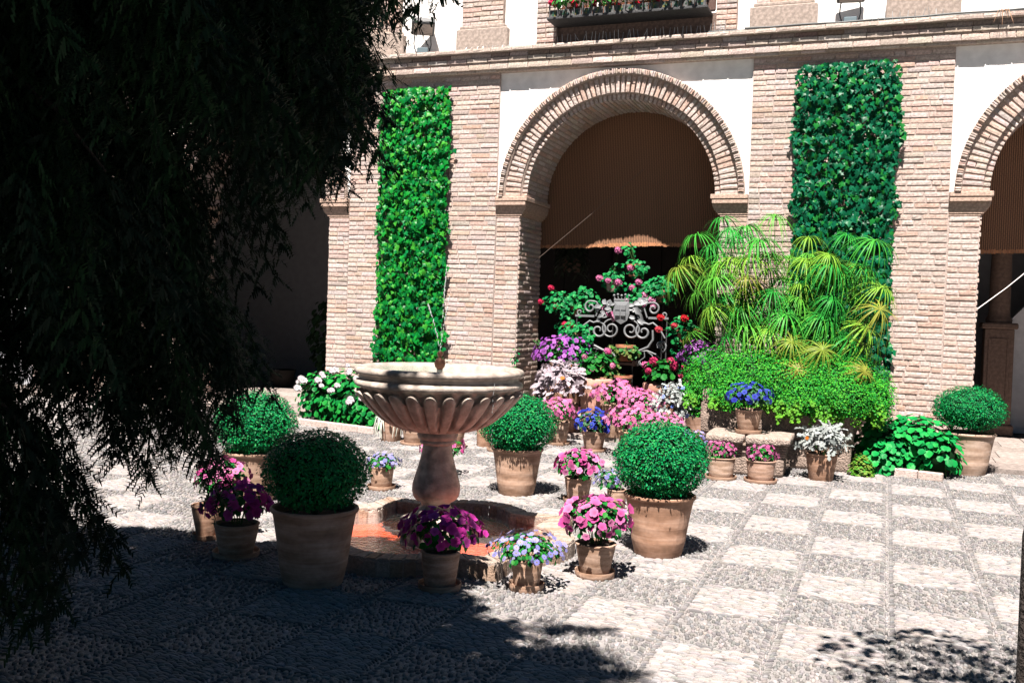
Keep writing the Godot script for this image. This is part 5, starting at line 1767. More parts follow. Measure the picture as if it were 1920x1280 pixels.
	var s1 := flower_pot(Vector3(-0.42, PAVE, 0.72), "pale silver dusty miller with orange blooms, left in the flower bank", "silver dusty miller plants", [0.15, 0.11, 0.36, false, 0], [Vector3(0, 0, 0.35), 0.30, 0.27, 0.60], "silver", 0.15, [petal(0.60, 0.60, 0.57), petal(0.68, 0.68, 0.64), petal(0.52, 0.53, 0.5)], 230, "phlox", 0.03, orange, 8, 8)
	var s2 := flower_pot(Vector3(1.14, 0, 1.6), "silver dusty miller with little blue flowers, right in the flower bank", "silver dusty miller plants", [0.15, 0.11, 0.32, false, 0], [Vector3(0, 0, 0.1), 0.27, 0.28, 0.54], "silver", 0.088, silver, 340, "pansy", 0.03, [lin(0.25, 0.35, 0.75), lin(0.15, 0.25, 0.7)], 18, 18)
	for s in [s1, s2]: s.set_meta("category", "potted plant")
	# geraniums in collared pots before the grille
	var pinkpot := Color(0.60, 0.36, 0.30)
	flower_pot(Vector3(-0.06, PAVE, 0.72), "green geranium in a collared pot, left before the iron grille", "geraniums in collared pots", [0.21, 0.16, 0.69, false, 3, pinkpot], [Vector3(0, 0, 0), 0.27, 0.17, 0.85], "geranium", 0.065, green, 190, "ball", 0.045, [petal(0.8, 0.1, 0.3), petal(0.85, 0.35, 0.5)], 5, 5)
	flower_pot(Vector3(0.74, PAVE, 0.75), "geranium with red-pink heads in a collared pot, right before the grille", "geraniums in collared pots", [0.2, 0.16, 0.67, false, 3, pinkpot], [Vector3(0.04, 0, 0), 0.26, 0.16, 0.82], "geranium", 0.065, green, 180, "ball", 0.05, [petal(0.8, 0.07, 0.2), petal(0.85, 0.2, 0.4)], 9, 9)
	flower_pot(Vector3(-0.64, PAVE, 0.22), "mass of lilac flowers against the left jamb of the middle arch", "lilac flower masses", [0.2, 0.14, 0.82, false, 2, Color(0.30, 0.17, 0.12)], [Vector3(0.0, 0, 0.1), 0.36, 0.24, 0.95], "small", 0.045, green, 240, "petunia", 0.036, lilac, 150, 60)
	flower_pot(Vector3(1.20, PAVE, 0.55), "lilac flowers in a pale jar left of the maidenhair fern", "lilac flower masses", [0.17, 0.12, 0.84, false, 2], [Vector3(0.0, 0, 0.1), 0.25, 0.2, 1.0], "small", 0.045, green, 170, "petunia", 0.036, lilac, 95, 50)
	# behind the fountain stem
	flower_pot(Vector3(-1.65, 0, 2.5), "leafy pot in a saucer just left of the fountain stem", "pots behind the fountain stem", [0.15, 0.119, 0.2, true, 0], [Vector3(0, 0, 0), 0.16, 0.07, 0.25], "small", 0.05, green, 120, "phlox", 0.026, pale, 6, 6)
	flower_pot(Vector3(-1.20, 0, 2.5), "leafy pot in a saucer just right of the fountain stem", "pots behind the fountain stem", [0.155, 0.12, 0.2, true, 0], [Vector3(0, 0, 0), 0.16, 0.08, 0.26], "small", 0.05, green, 120, "phlox", 0.026, pale, 8, 8)
	flower_pot(Vector3(-0.92, 0, 2.2), "slim pot with dappled shade between the stem and the box ball", "pots behind the fountain stem", [0.1, 0.09, 0.28, false, 0], [Vector3(0, 0, 0), 0.15, 0.09, 0.34], "small", 0.05, green, 120, "daisy", 0.02, sky, 8, 8)
	flower_pot(Vector3(-0.62, 0, 2.45), "low saucered pot half hidden by the middle box ball", "pots behind the fountain stem", [0.14, 0.115, 0.2, true, 0], [Vector3(0, 0, 0), 0.17, 0.08, 0.26], "small", 0.05, green, 120, "daisy", 0.02, sky, 8, 8)
	var w := flower_pot(Vector3(-2.03, 0, 2.36), "pot hung with long silvery trailing leaves left of the fountain", "", [0.14, 0.115, 0.28, false, 0], [Vector3(0, 0, 0), 0.19, 0.11, 0.30], "small", 0.06, [veg(0.3, 0.38, 0.3), lin(0.4, 0.46, 0.4)], 90, "phlox", 0.02, pale, 0, 0)
	w.set_meta("category", "potted plant")
	for i in 16:
		var a := R(-0.6, 2.6)
		var tr := MB.new()
		var o := Vector3(cos(a), 0, sin(a))
		tr.tube([o * 0.1 + Vector3(0, 0.32, 0), o * 0.17 + Vector3(0, 0.27, 0), o * 0.18 + Vector3(R(-0.04, 0.04), R(0.03, 0.14), 0)], [0.005, 0.008, 0.003], 4)
		part("trailing_stem", tr.done(), leaf_mat(lin(0.5, 0.52, 0.46), 0.7, 0.2), w)
	# geranium beds edged with brick
	bed([[-3.62, 0.32, 1.22, 0.36, 0.34], [-3.32, 0.30, 1.20, 0.40, 0.40], [-3.0, 0.26, 1.3, 0.42, 0.32], [-2.68, 0.2, 1.5, 0.34, 0.26]], Vector2(-3.98, 1.62), Vector2(-2.45, 1.98), "geranium bed with white heads against the left pier", [lin(0.004, 0.13, 0.022), lin(0.010, 0.165, 0.024), lin(0.003, 0.10, 0.02)], [lin(0.62, 0.58, 0.60), lin(0.60, 0.52, 0.57)], 30)
	bed([[3.32, 0.26, 1.45, 0.34, 0.30], [3.62, 0.28, 1.40, 0.36, 0.32], [3.82, 0.22, 1.62, 0.22, 0.24], [3.3, 0.16, 1.62, 0.26, 0.22]], Vector2(3.18, 1.72), Vector2(3.86, 1.93), "leafy green geranium bed at the foot of the right pier", [lin(0.005, 0.19, 0.04), lin(0.012, 0.24, 0.045), lin(0.004, 0.15, 0.035)], [petal(0.8, 0.6, 0.7)], 0)

func bed(lumps: Array, a: Vector2, b: Vector2, label: String, tones: Array, f_tones: Array, heads: int) -> void:
	var mid := (a + b) / 2
	var t := thing("geranium_bed", label, "geraniums", Vector3(mid.x, 0, mid.y), 0, "geranium beds edged with brick")
	var o := t.position
	# brick edging
	var n := int(ceil(a.distance_to(b) / 0.27))
	var half := a.distance_to(b) / n / 2 - 0.005
	for i in n:
		var p := a.lerp(b, (i + 0.5) / n)
		var bx := MB.new()
		bx.bevel_box(Vector3(-half, 0, -0.035), Vector3(half, 0.085, 0.035), 0.008)
		part("edging_brick", bx.done(), mat(BRICKS[i % 4], 0.9, "blotch", "pits", 4.0, 0.5), t, Transform3D(Basis(Vector3.UP, -(b - a).angle() + R(-0.04, 0.04)), Vector3(p.x, 0, p.y) - o))
	var xl := []
	var eye := cam.global_position - o
	for l in lumps:
		var c := Vector3(l[0], l[1], l[2]) - o
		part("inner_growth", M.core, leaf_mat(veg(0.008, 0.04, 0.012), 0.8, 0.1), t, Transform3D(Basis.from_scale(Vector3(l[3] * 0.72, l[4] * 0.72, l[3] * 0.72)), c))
		for i in int(900 * l[3]):
			var d := rand_dir()
			if d.y < -0.7: d.y = -d.y
			var p := c + Vector3(d.x * l[3], d.y * l[4], d.z * l[3]) * R(0.72, 1.08)
			if p.y < 0.03: p.y = R(0.03, 0.1)
			xl.append(Transform3D(frame_to(d + Vector3(0, 0.8, 0.2) + rand_dir() * 0.4, Vector3(d.x, -0.4, d.z) + rand_dir() * 0.5) * Basis.from_scale(Vector3.ONE * R(0.048, 0.082)), p))
	sort_near(xl, t)
	pieces("leaf", "foliage", [M.geranium], tones, 0.45, 0.35, t, xl, 260)
	var st := MB.new()
	for l in lumps:
		for k in 5:
			var p := Vector3(l[0] + R(-0.1, 0.1), 0, l[2] + R(-0.1, 0.1)) - o
			st.tube([p, p + Vector3(R(-0.1, 0.1), l[1] + l[4] * 0.6, R(-0.1, 0.1))], [0.006, 0.003], 4)
	part("stems", st.done(), leaf_mat(veg(0.06, 0.14, 0.04), 0.6, 0.2), t)
	for i in heads:
		var l: Array = lumps[i % lumps.size()]
		var d := rand_dir()
		d.y = absf(d.y) * 0.9 + 0.1
		d.z = absf(d.z)
		var p := Vector3(l[0], l[1], l[2]) - o + Vector3(d.x * l[3], d.y * l[4], d.z * l[3]) * 1.14
		part("flower_head", M.ball, mat(f_tones[i % f_tones.size()], 0.6, "", "", 1.0, 0.5, {"back": 0.4, "vertex": 1}), t, Transform3D(Basis.from_scale(Vector3.ONE * R(0.032, 0.056)), p))

# ------------------------------------------------------------------ iron grille and the geraniums hung before it
func build_arch_plants() -> void:
	var iron := mat(lin(0.20, 0.213, 0.225), 0.5, "speckle", "", 4.0, 0.5)
	var g := thing("wrought_iron_grille", "silver-grey wrought iron grille of scrolls with a crest in the middle arch", "grille", Vector3(0.06, PAVE, 0.06))
	var bar := func(called: String, pts: Array, r: float) -> void:
		var b := MB.new()
		var rad := []
		for p in pts: rad.append(r * (0.75 + 0.55 * sin(PI * (0.12 + 0.8 * rad.size() / maxf(1.0, pts.size() - 1.0)))))
		b.tube(pts, rad, 6)
		part(called, b.done(), iron, g)
	for r in [[-0.62, 0.62, 0.835], [-0.62, -0.36, 1.44], [0.36, 0.62, 1.44]]:
		var b := MB.new()
		b.box(Vector3(r[0], r[2], -0.012), Vector3(r[1], r[2] + 0.028, 0.012))
		part("rail", b.done(), iron, g)
	for x in [-0.60, 0.60]:
		var b := MB.new()
		b.box(Vector3(x - 0.007, 0.0, -0.0105), Vector3(x + 0.007, 1.439, 0.0))
		part("post", b.done(), mat(lin(0.03, 0.03, 0.033), 0.6), g)
	var spiral := func(c: Vector3, r0: float, a0: float, turns: float, way: float, n: int) -> Array:
		var out := []
		for i in n + 1:
			var t := float(i) / n
			var a := a0 + way * TAU * turns * t
			out.append(c + Vector3(cos(a), sin(a), 0) * r0 * (1.0 - 0.82 * t))
		return out
	for s in [-1.0, 1.0]:
		# the big S scrolls
		var sp: Array = spiral.call(Vector3(s * 0.30, 1.27, 0), 0.12, PI / 2 - s * 0.6, 1.4, s, 26)
		bar.call("scroll", [Vector3(s * 0.58, 1.20, 0), Vector3(s * 0.50, 1.33, 0), Vector3(s * 0.42, 1.39, 0)] + sp, 0.013)
		bar.call("scroll", [Vector3(s * 0.42, 1.30, 0), Vector3(s * 0.43, 1.18, 0), Vector3(s * 0.37, 1.08, 0), Vector3(s * 0.24, 1.02, 0), Vector3(s * 0.10, 0.98, 0), Vector3(s * 0.03, 0.90, 0)], 0.014)
		bar.call("scroll", spiral.call(Vector3(s * 0.13, 1.29, 0), 0.13, PI / 2, 1.6, -s, 30), 0.011)
		bar.call("scroll", [Vector3(s * 0.24, 1.02, 0), Vector3(s * 0.36, 1.03, 0), Vector3(s * 0.47, 0.99, 0), Vector3(s * 0.56, 0.92, 0)], 0.009)
		bar.call("scroll", spiral.call(Vector3(s * 0.53, 1.10, 0), 0.085, -PI / 2, 1.1, s, 20), 0.012)
		bar.call("tendril", [Vector3(s * 0.32, 1.02, 0), Vector3(s * 0.33, 0.95, 0), Vector3(s * 0.27, 0.90, 0)], 0.007)
		bar.call("tendril", [Vector3(s * 0.36, 1.02, 0), Vector3(s * 0.42, 0.98, 0), Vector3(s * 0.45, 0.91, 0)], 0.007)
		# iron leaves
		for q in [[0.27, 0.90, -0.5], [0.45, 0.90, 0.3], [0.50, 1.12, 1.4], [0.23, 0.88, -1.2]]:
			var lf := fan_mesh([Vector2(0, 0), Vector2(0.5, 0.25), Vector2(0.38, 0.6), Vector2(0, 1), Vector2(-0.38, 0.6), Vector2(-0.5, 0.25)], 0.5, 0.3)
			part("iron_leaf", lf, iron, g, Transform3D(frame_to(Vector3(0, 0.2, 1), Vector3(s * q[2], -1, 0)) * Basis.from_scale(Vector3.ONE * 0.085), Vector3(s * q[0], q[1], 0.012)))
		# upper scrolls over the rail
		bar.call("scroll", [Vector3(s * 0.34, 1.455, 0), Vector3(s * 0.30, 1.58, 0), Vector3(s * 0.34, 1.64, 0)] + spiral.call(Vector3(s * 0.42, 1.57, 0), 0.085, PI / 2 + s * 0.4, 1.3, -s, 20), 0.011)
		bar.call("scroll", spiral.call(Vector3(s * 0.56, 1.50, 0), 0.04, -PI / 2, 1.0, s, 14), 0.008)
		# leafy mantling each side of the crest
		for k in 14:
			var lf := fan_mesh([Vector2(0, 0), Vector2(0.3, 0.3), Vector2(0.2, 0.7), Vector2(0, 1), Vector2(-0.3, 0.6), Vector2(-0.2, 0.3)], 0.5, 0.5)
			part("mantling", lf, iron, g, Transform3D(frame_to(Vector3(R(-0.3, 0.3), 0.3, 1), Vector3(s, R(-1, 1.2), 0)) * Basis.from_scale(Vector3.ONE * R(0.08, 0.14)), Vector3(s * R(0.08, 0.27), R(1.40, 1.70), R(0.005, 0.03))))
	# shield and crown
	var sh := MB.new()
	var outline := [Vector2(-0.10, 1.66), Vector2(-0.11, 1.5), Vector2(-0.08, 1.41), Vector2(0, 1.36), Vector2(0.08, 1.41), Vector2(0.11, 1.5), Vector2(0.10, 1.66)]
	for i in outline.size() - 1:
		var p: Vector2 = outline[i]
		var q: Vector2 = outline[i + 1]
		sh.tri(Vector3(0, 1.53, 0.04), Vector3(p.x, p.y, 0.012), Vector3(q.x, q.y, 0.012))
		sh.tri(Vector3(0, 1.53, -0.01), Vector3(q.x, q.y, -0.008), Vector3(p.x, p.y, -0.008))
		sh.quad(Vector3(p.x, p.y, 0.012), Vector3(p.x, p.y, -0.008), Vector3(q.x, q.y, -0.008), Vector3(q.x, q.y, 0.012))
	sh.tri(Vector3(0, 1.53, 0.04), Vector3(0.10, 1.66, 0.012), Vector3(-0.10, 1.66, 0.012))
	part("shield", sh.done(), iron, g)
	for k in 4:
		var bx := MB.new()
		bx.box(Vector3(-0.075 + 0.075 * (k % 2), 1.47 + 0.075 * int(k / 2.0), 0.03), Vector3(-0.01 + 0.075 * (k % 2), 1.53 + 0.075 * int(k / 2.0), 0.046))
		part("shield_quarter", bx.done(), iron, g)
	for k in 5:
		bar.call("crown_point", [Vector3(-0.08 + 0.04 * k, 1.675, 0.01), Vector3(-0.1 + 0.05 * k, 1.715 + 0.012 * (k % 2), 0.015)], 0.009)
		part("crown_knob", M.core, iron, g, Transform3D(Basis.from_scale(Vector3.ONE * 0.016), Vector3(-0.1 + 0.05 * k, 1.73 + 0.012 * (k % 2), 0.015)))
	bar.call("crown_band", [Vector3(-0.1, 1.675, 0.01), Vector3(0.1, 1.675, 0.01)], 0.012)
	# a plant stand of thin rods with rings that carry the hanging pots
	var stand := thing("iron_plant_stand", "thin dark iron plant stand with rings for hanging pots in the arch", "plant stand", Vector3(0, PAVE, -0.2))
	var dark := mat(lin(0.02, 0.02, 0.02), 0.6)
	for p in [[-0.63, 1.75], [-0.15, 2.05], [0.14, 2.25], [0.52, 1.95], [0.90, 1.5]]:
		var b := MB.new()
		b.tube([Vector3(p[0], 0, -0.12), Vector3(p[0], p[1] - PAVE, -0.12)], [0.007, 0.006], 6)
		part("rod", b.done(), dark, stand)
	var green := [lin(0.005, 0.14, 0.038), lin(0.012, 0.175, 0.042), lin(0.004, 0.105, 0.032)]
	var pinkf := [petal(0.82, 0.28, 0.48), petal(0.88, 0.42, 0.58)]
	var redf := [petal(0.75, 0.02, 0.06), petal(0.8, 0.04, 0.12)]
	hang(Vector3(-0.63, 1.52, -0.22), "red geranium trailing from a pot hung at the left of the arch", [[Vector3(-0.2, 0.16, 0.05), 0.27, 0.17, 110], [Vector3(0.12, 0.2, 0.05), 0.22, 0.2, 80], [Vector3(-0.1, -0.12, 0.1), 0.15, 0.15, 26]], green, redf, [[-0.47, 0.16], [-0.33, 0.35], [-0.26, 0.11], [-0.11, -0.14], [-0.03, -0.14]], dark, lin(0.42, 0.2, 0.12))
	hang(Vector3(-0.15, 1.84, -0.22), "pink geranium in a glassy pot hung high left of centre", [[Vector3(0, 0.15, 0.03), 0.17, 0.14, 60], [Vector3(0.05, 0.3, 0), 0.09, 0.1, 16]], green, pinkf, [[-0.14, 0.17], [0.12, 0.12], [0.10, 0.54], [-0.02, 0.14]], dark, lin(0.35, 0.3, 0.27))
	hang(Vector3(0.14, 2.05, -0.22), "topmost hanging geranium with long bare shoots near the blind", [[Vector3(0.02, 0.12, 0.03), 0.16, 0.14, 48], [Vector3(-0.08, 0.36, 0), 0.07, 0.12, 10]], green, pinkf, [[0.1, -0.08], [-0.02, 0.1]], dark, lin(0.45, 0.22, 0.14))
	hang(Vector3(0.52, 1.72, -0.22), "leafy geranium hung beside the umbrella sedge", [[Vector3(0.0, 0.18, 0.03), 0.2, 0.2, 90], [Vector3(-0.22, 0.13, 0.05), 0.24, 0.16, 80], [Vector3(-0.33, 0.0, 0.08), 0.2, 0.14, 50]], green, pinkf, [[-0.42, 0.0], [-0.30, -0.05], [-0.36, 0.17], [-0.2, 0.08], [-0.08, -0.06], [-0.21, -0.04], [-0.1, 0.02], [-0.66, -0.17], [-0.60, -0.22], [-0.72, -0.12], [-0.52, -0.22]], dark, lin(0.4, 0.22, 0.15))
	hang(Vector3(-0.50, 1.13, 0.14), "trailing green geranium hung low left, over the lilac flowers", [[Vector3(0, 0.13, 0.05), 0.24, 0.18, 120], [Vector3(0.05, -0.12, 0.1), 0.2, 0.18, 60]], green, pinkf, [[-0.2, -0.01], [0.12, -0.3], [0.26, -0.3], [0.16, -0.48]], dark, lin(0.42, 0.2, 0.12))
	hang(Vector3(0.16, 0.95, 0.16), "wilting geranium in a terracotta pot hung in front of the grille", [[Vector3(0.03, 0.13, 0.04), 0.16, 0.09, 60], [Vector3(-0.17, -0.05, 0.06), 0.1, 0.28, 60]], [veg(0.10, 0.22, 0.05), veg(0.25, 0.25, 0.08), veg(0.05, 0.2, 0.05)], pinkf, [[-0.2, 0.12], [-0.36, 0.0], [-0.43, -0.05], [-0.50, -0.12]], dark, lin(0.45, 0.2, 0.11), 0.13)
	hang(Vector3(0.16, 0.58, 0.24), "small terracotta pot hung below the wilting geranium", [[Vector3(0.0, 0.1, 0.0), 0.08, 0.05, 10]], green, pinkf, [[-0.02, 0.12]], dark, lin(0.45, 0.2, 0.12), 0.12)
	hang(Vector3(0.90, 1.22, 0.12), "red geranium hung half behind the umbrella sedge", [[Vector3(0, 0.14, 0.05), 0.2, 0.2, 90], [Vector3(0.0, -0.15, 0.05), 0.16, 0.2, 50]], green, [petal(0.75, 0.03, 0.04), petal(0.8, 0.1, 0.12)], [[0.02, 0.30], [0.18, 0.14], [-0.1, 0.2], [-0.28, 0.3], [-0.3, 0.15]], dark, lin(0.42, 0.2, 0.12))
	# fern-like cycad leaves low at the left jamb
	var cy := thing("sword_fern", "arching sword fern low against the left jamb of the middle arch", "fern", Vector3(-0.86, PAVE, 0.0))
	pot_parts(cy, 0.12, 0.09, 0.8, TERRA[1] * 0.8, false, 0)
	for i in 9:
		var a := i * 0.7
		var d := Vector3(cos(a), 0, sin(a))
		var strips := []
		for k in 22:
			var u := k / 21.0
			var p := d * 0.26 * u + Vector3(0, 0.8 + 0.45 * u - 0.14 * u * u, 0)
			for s in [-1.0, 1.0]:
				var e: Vector3 = d.cross(Vector3.UP) * s * 0.075 * sin(PI * (0.12 + 0.85 * u)) + d * 0.03
				strips.append([[p, d * 0.008], [p + e * 0.6, d * 0.007], [p + e + Vector3(0, -0.012, 0), d * 0.001]])
		part("frond", strips_mesh(strips), leaf_mat([veg(0.06, 0.24, 0.06), veg(0.09, 0.28, 0.05)][i % 2], 0.5, 0.4), cy)
	var spg := thing("self_sown_sprig", "little leafy sprig growing at the wall behind the fountain bowl", "plant", Vector3(-1.30, PAVE, 0.28))
	var sg := MB.new()
	sg.tube([Vector3(0, -0.02, 0), Vector3(0.02, 0.55, 0), Vector3(0.0, 0.98, 0)], [0.008, 0.006, 0.003], 5)
	part("stem", sg.done(), leaf_mat(veg(0.08, 0.15, 0.05)), spg)
	var xs := []
	for i in 60:
		var d := rand_dir()
		xs.append(Transform3D(frame_to(d + Vector3.UP, d) * Basis.from_scale(Vector3.ONE * R(0.03, 0.05)), Vector3(0, R(0.4, 0.98), 0) + d * 0.05))
	pieces("leaf", "foliage", [M.small], green, 0.5, 0.35, spg, xs, 0)

func hang(at: Vector3, label: String, clumps: Array, tones: Array, f_tones: Array, heads: Array, dark: Material, potc: Color, rim := 0.10) -> void:
	var t := thing("hanging_geranium", label, "hanging plant", at, 0, "geraniums hung in the middle arch")
	var m := MB.new()
	var h := rim * 1.6
	m.lathe([Vector2(0, 0), Vector2(rim * 0.68, 0), Vector2(rim * 0.92, h * 0.82), Vector2(rim, h * 0.84), Vector2(rim, h), Vector2(rim * 0.9, h), Vector2(rim * 0.86, h * 0.9), Vector2(0, h * 0.9)], 24)
	part("pot", m.done(), pot_mat(potc), t)
	var r := MB.new()
	var pts := []
	var rad := []
	for i in 21:
		var a := TAU * i / 20.0
		pts.append(Vector3(cos(a) * (rim * 0.99), h * 0.78, sin(a) * (rim * 0.99)))
		rad.append(0.004)
	r.tube(pts, rad, 5)
	r.tube([Vector3(0, h * 0.78, -rim * 0.98), Vector3(0, h * 0.85, minf(-0.32 - at.z, -rim - 0.01))], [0.005, 0.005], 5)
	part("ring", r.done(), dark, t)
	var xl := []
	var st := MB.new()
	for c in clumps:
		for k in 4:
			var e: Vector3 = c[0] + Vector3(R(-0.6, 0.6) * c[1], R(-0.3, 0.8) * c[2], R(-0.2, 0.5) * c[1])
			st.tube([Vector3(R(-0.03, 0.03), h * 0.9, R(-0.03, 0.03)), Vector3(0, h, 0).lerp(e, 0.5) + Vector3(0, 0.05, 0.02), e], [0.005, 0.004, 0.003], 4)
		for i in int(c[3] * 1.7):
			var d := rand_dir()
			var p: Vector3 = c[0] + Vector3(d.x * c[1], d.y * c[2], d.z * c[1] * 0.7) * pow(rng.randf(), 0.4)
			xl.append(Transform3D(frame_to(d * 0.5 + Vector3(0, 0.7, 0.7) + rand_dir() * 0.5, Vector3(d.x, -0.6, 0.3) + rand_dir() * 0.5) * Basis.from_scale(Vector3.ONE * R(0.034, 0.06)), p))
	for hd in heads:
		var p := Vector3(hd[0], hd[1], 0.14)
		st.tube([Vector3(hd[0] * 0.4, maxf(h, hd[1] * 0.5), 0.06), Vector3(hd[0] * 0.8, hd[1] * 0.8 + 0.03, 0.10), p], [0.003, 0.0025, 0.002], 4)
		part("flower_head", M.ball, mat(f_tones[rng.randi() % f_tones.size()], 0.6, "", "", 1.0, 0.5, {"back": 0.4, "vertex": 1}), t, Transform3D(frame_to(Vector3(R(-0.3, 0.3), 1, 0.6), Vector3(0, 0, 1)) * Basis.from_scale(Vector3.ONE * R(0.036, 0.05)), p))
	part("stems", st.done(), leaf_mat(veg(0.08, 0.16, 0.05), 0.6, 0.2), t)
	sort_near(xl, t)
	pieces("leaf", "foliage", [M.geranium], tones, 0.45, 0.35, t, xl, mini(80, xl.size()))

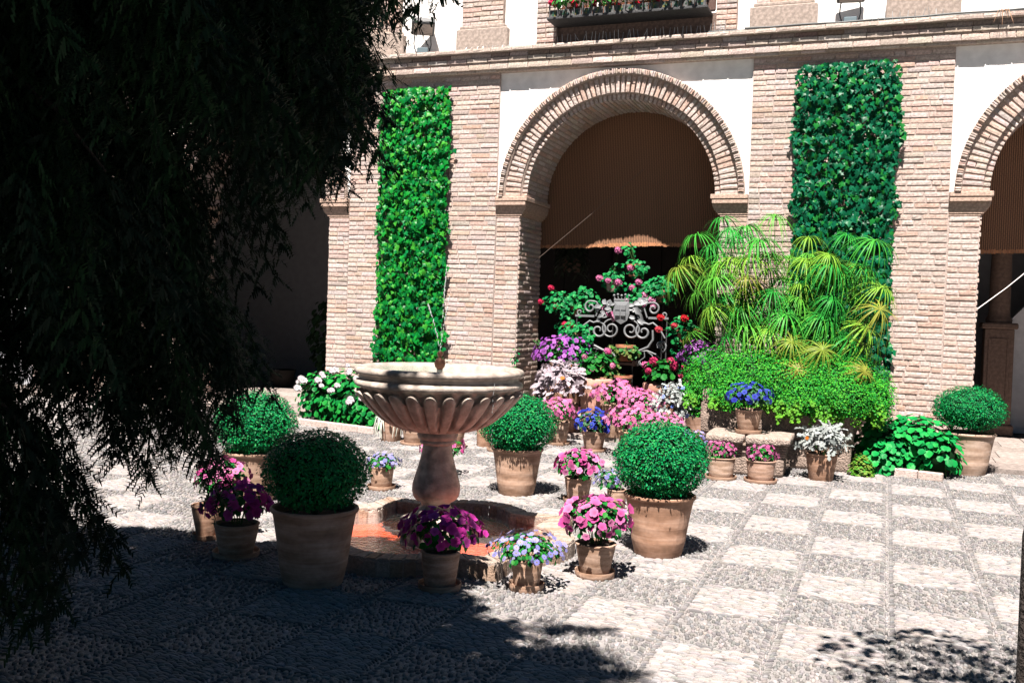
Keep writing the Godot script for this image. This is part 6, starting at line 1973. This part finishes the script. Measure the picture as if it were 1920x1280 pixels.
# ------------------------------------------------------------------ small things on the facade
func build_small_things() -> void:
	var dark := mat(lin(0.03, 0.032, 0.035), 0.6)
	# balcony
	var bal := thing("iron_balcony", "iron balcony with tiled front edge and red flowers over the middle arch", "balcony", Vector3(0.03, 5.33, -0.085))
	var sl := MB.new()
	sl.bevel_box(Vector3(-1.04, 0.0, 0.0), Vector3(1.04, 0.035, 0.40), 0.006)
	part("slab", sl.done(), mat(lin(0.05, 0.052, 0.056), 0.8, "blotch", "pits", 3.0, 0.4), bal)
	for k in 14:
		var tl := MB.new()
		tl.bevel_box(Vector3(-1.02 + k * 0.1457, 0.037, 0.335), Vector3(-1.02 + k * 0.1457 + 0.138, 0.135, 0.35), 0.004)
		var tile := part("edge_tile", tl.done(), mat(lin(0.12, 0.125, 0.125), 0.5, "blotch", "", 4.0), bal)
		var cx := -1.02 + k * 0.1457 + 0.069
		for q in 5:
			part("tile_motif", M.small, mat([lin(0.03, 0.09, 0.05), lin(0.14, 0.13, 0.04), lin(0.02, 0.06, 0.055)][(k + q) % 3], 0.4), tile, Transform3D(frame_to(Vector3(0, 0, 1), Vector3(cos(q * 1.26 + k), sin(q * 1.26 + k), 0)) * Basis.from_scale(Vector3(0.045, 0.002, 0.045)), Vector3(cx, 0.086, 0.3525)))
	for k in 19:
		var bb := MB.new()
		var x := -1.01 + k * 2.02 / 18.0
		for s in [0.0, PI]:
			var pts := []
			var rad := []
			for i in 25:
				var a: float = i * 0.8 + s
				pts.append(Vector3(x + cos(a) * 0.006, 0.035 + i * 0.036, 0.375 + sin(a) * 0.006))
				rad.append(0.006)
			bb.tube(pts, rad, 5)
		part("twisted_bar", bb.done(), mat(lin(0.10, 0.10, 0.105), 0.5, "", "", 1.0, 0.5, {"metal": 0.5}), bal)
	var hr := MB.new()
	hr.box(Vector3(-1.03, 0.92, 0.36), Vector3(1.03, 0.95, 0.39))
	part("handrail", hr.done(), dark, bal)
	for k in 7:
		var bp := thing("balcony_flower_pot", "%s behind the balcony bars" % ["geranium pot with red blooms, leftmost", "geranium pot with dark red blooms, second from the left", "red geranium pot, third from the left", "red geranium pot in the middle", "geranium pot with trailing green, third from the right", "geranium pot, second from the right", "geranium pot, rightmost"][k], "flower pot", Vector3(-0.8 + k * 0.27, 5.366, 0.14), 0, "geranium pots on the balcony")
		pot_parts(bp, 0.085, 0.065, 0.14, lin(0.45, 0.2, 0.13), false, 0)
		crown_parts(bp, 0.14, [Vector3(0, 0, 0.14), 0.16, 0.17, 0.19], "small", 0.06, [lin(0.03, 0.15, 0.03), lin(0.05, 0.2, 0.04)], 60, "ball", 0.045, [lin(0.7, 0.02, 0.06), lin(0.5, 0.02, 0.08)], 6, 6)
	# floodlights
	flood(Vector3(-2.92, 5.066, 0.05), 0.5, "black floodlight on a bracket at the left end of the cornice", 0.0)
	flood(Vector3(2.72, 5.066, 0.05), 0.1, "black floodlight standing on the cornice over the right ivy", 0.0)
	# cables along the cornice
	var runs := [[-3.4, 2.4, 0.012], [0.9, 6.0, 0.016], [1.5, 6.0, 0.012]]
	for k in 3:
		var c := MB.new()
		var pts := []
		var rad := []
		for i in 30:
			var u := i / 29.0
			pts.append(Vector3(lerpf(runs[k][0], runs[k][1], u), 5.062 + runs[k][2] * 1.1 + 0.008 * absf(sin(u * 17.0 + k)) + (0.018 if k == 2 else 0.0), 0.05 + 0.03 * k + 0.012 * sin(u * 9.0 + k)))
			rad.append(runs[k][2])
		c.tube(pts, rad, 7)
		var o := part("electric_cable", c.done(), mat(lin(0.05, 0.06, 0.062), 0.5), self)
		tag(o, ["thin dark cable lying along the cornice under the balcony", "thick grey cable on the cornice over the right pier", "second dark cable sagging over the cornice at the right"][k], "cable", "cables on the cornice")
	# bird spikes
	for r in [[-2.5, -0.95, "fine wire mesh strip on the cornice by the left pilaster", 0.045, 0.05], [-0.93, 1.25, "row of bird spikes on the cornice below the balcony", 0.055, 0.13], [2.95, 3.75, "bent bird spikes on the cornice over the right ivy", 0.075, 0.12]]:
		var t := thing("bird_spike_strip", r[2], "bird spikes", Vector3(r[0], 5.062, 0.11), 0, "bird spikes on the cornice")
		var b := MB.new()
		b.box(Vector3(0, 0.0, -0.012), Vector3(r[1] - r[0], 0.01, 0.012))
		part("base_strip", b.done(), mat(lin(0.18, 0.21, 0.2), 0.6), t)
		var x := 0.02
		while x < r[1] - r[0]:
			var s := MB.new()
			var lean := R(-0.02, 0.02) + (R(-0.06, 0.06) if rng.randf() < 0.15 else 0.0)
			s.tube([Vector3(x, 0.01, 0), Vector3(x + lean, r[4] * R(0.8, 1.1), R(-0.03, 0.03))], [0.004, 0.003], 4)
			part("spike", s.done(), mat(lin(0.45, 0.47, 0.48), 0.35, "", "", 1.0, 0.5, {"metal": 0.7}), t)
			x += r[3] * R(0.85, 1.15)
	# dry weeds sprouting from the cornice
	var wd := thing("dry_weed", "tuft of dry weed sprouting from the cornice over the right arch", "weed", Vector3(4.35, 5.06, 0.165))
	for i in 8:
		var s := MB.new()
		var d := Vector3(R(-0.1, 0.1), R(-0.2, -0.02), R(0.02, 0.1))
		s.tube([Vector3(0, 0, 0.01), Vector3(d.x * 0.5, 0.03, 0.04), d + Vector3(0, 0, 0.04)], [0.004, 0.003, 0.001], 4)
		part("stalk", s.done(), mat(lin(0.35, 0.2, 0.12), 0.9), wd)

func flood(at: Vector3, turn: float, label: String, _tilt: float) -> void:
	var t := thing("floodlight", label, "floodlight", at, turn, "floodlights on the cornice")
	var dark := mat(lin(0.035, 0.04, 0.045), 0.5)
	var bx := MB.new()
	bx.bevel_box(Vector3(-0.075, 0.0, -0.05), Vector3(0.075, 0.09, 0.05), 0.008)
	part("ballast_box", bx.done(), mat(lin(0.09, 0.13, 0.15), 0.5), t)
	var arm := MB.new()
	arm.tube([Vector3(0.09, 0.03, -0.02), Vector3(0.12, 0.15, -0.03), Vector3(0.11, 0.27, -0.04), Vector3(0.06, 0.33, -0.02)], [0.008, 0.008, 0.008, 0.008], 6)
	arm.tube([Vector3(-0.09, 0.03, -0.02), Vector3(-0.12, 0.15, -0.03), Vector3(-0.11, 0.27, -0.04), Vector3(-0.06, 0.33, -0.02)], [0.008, 0.008, 0.008, 0.008], 6)
	part("bracket", arm.done(), dark, t)
	var tilt := Transform3D(Basis(Vector3.RIGHT, -0.5), Vector3(0, 0.36, 0.02))
	var hd := MB.new()
	hd.bevel_box(Vector3(-0.16, -0.05, -0.1), Vector3(0.16, 0.05, 0.16), 0.015)
	part("housing", hd.done(), dark, t, tilt)
	var gl := MB.new()
	gl.box(Vector3(-0.13, -0.053, -0.07), Vector3(0.13, -0.0505, 0.13))
	part("lens", gl.done(), mat(lin(0.30, 0.27, 0.25), 0.2), t, tilt)
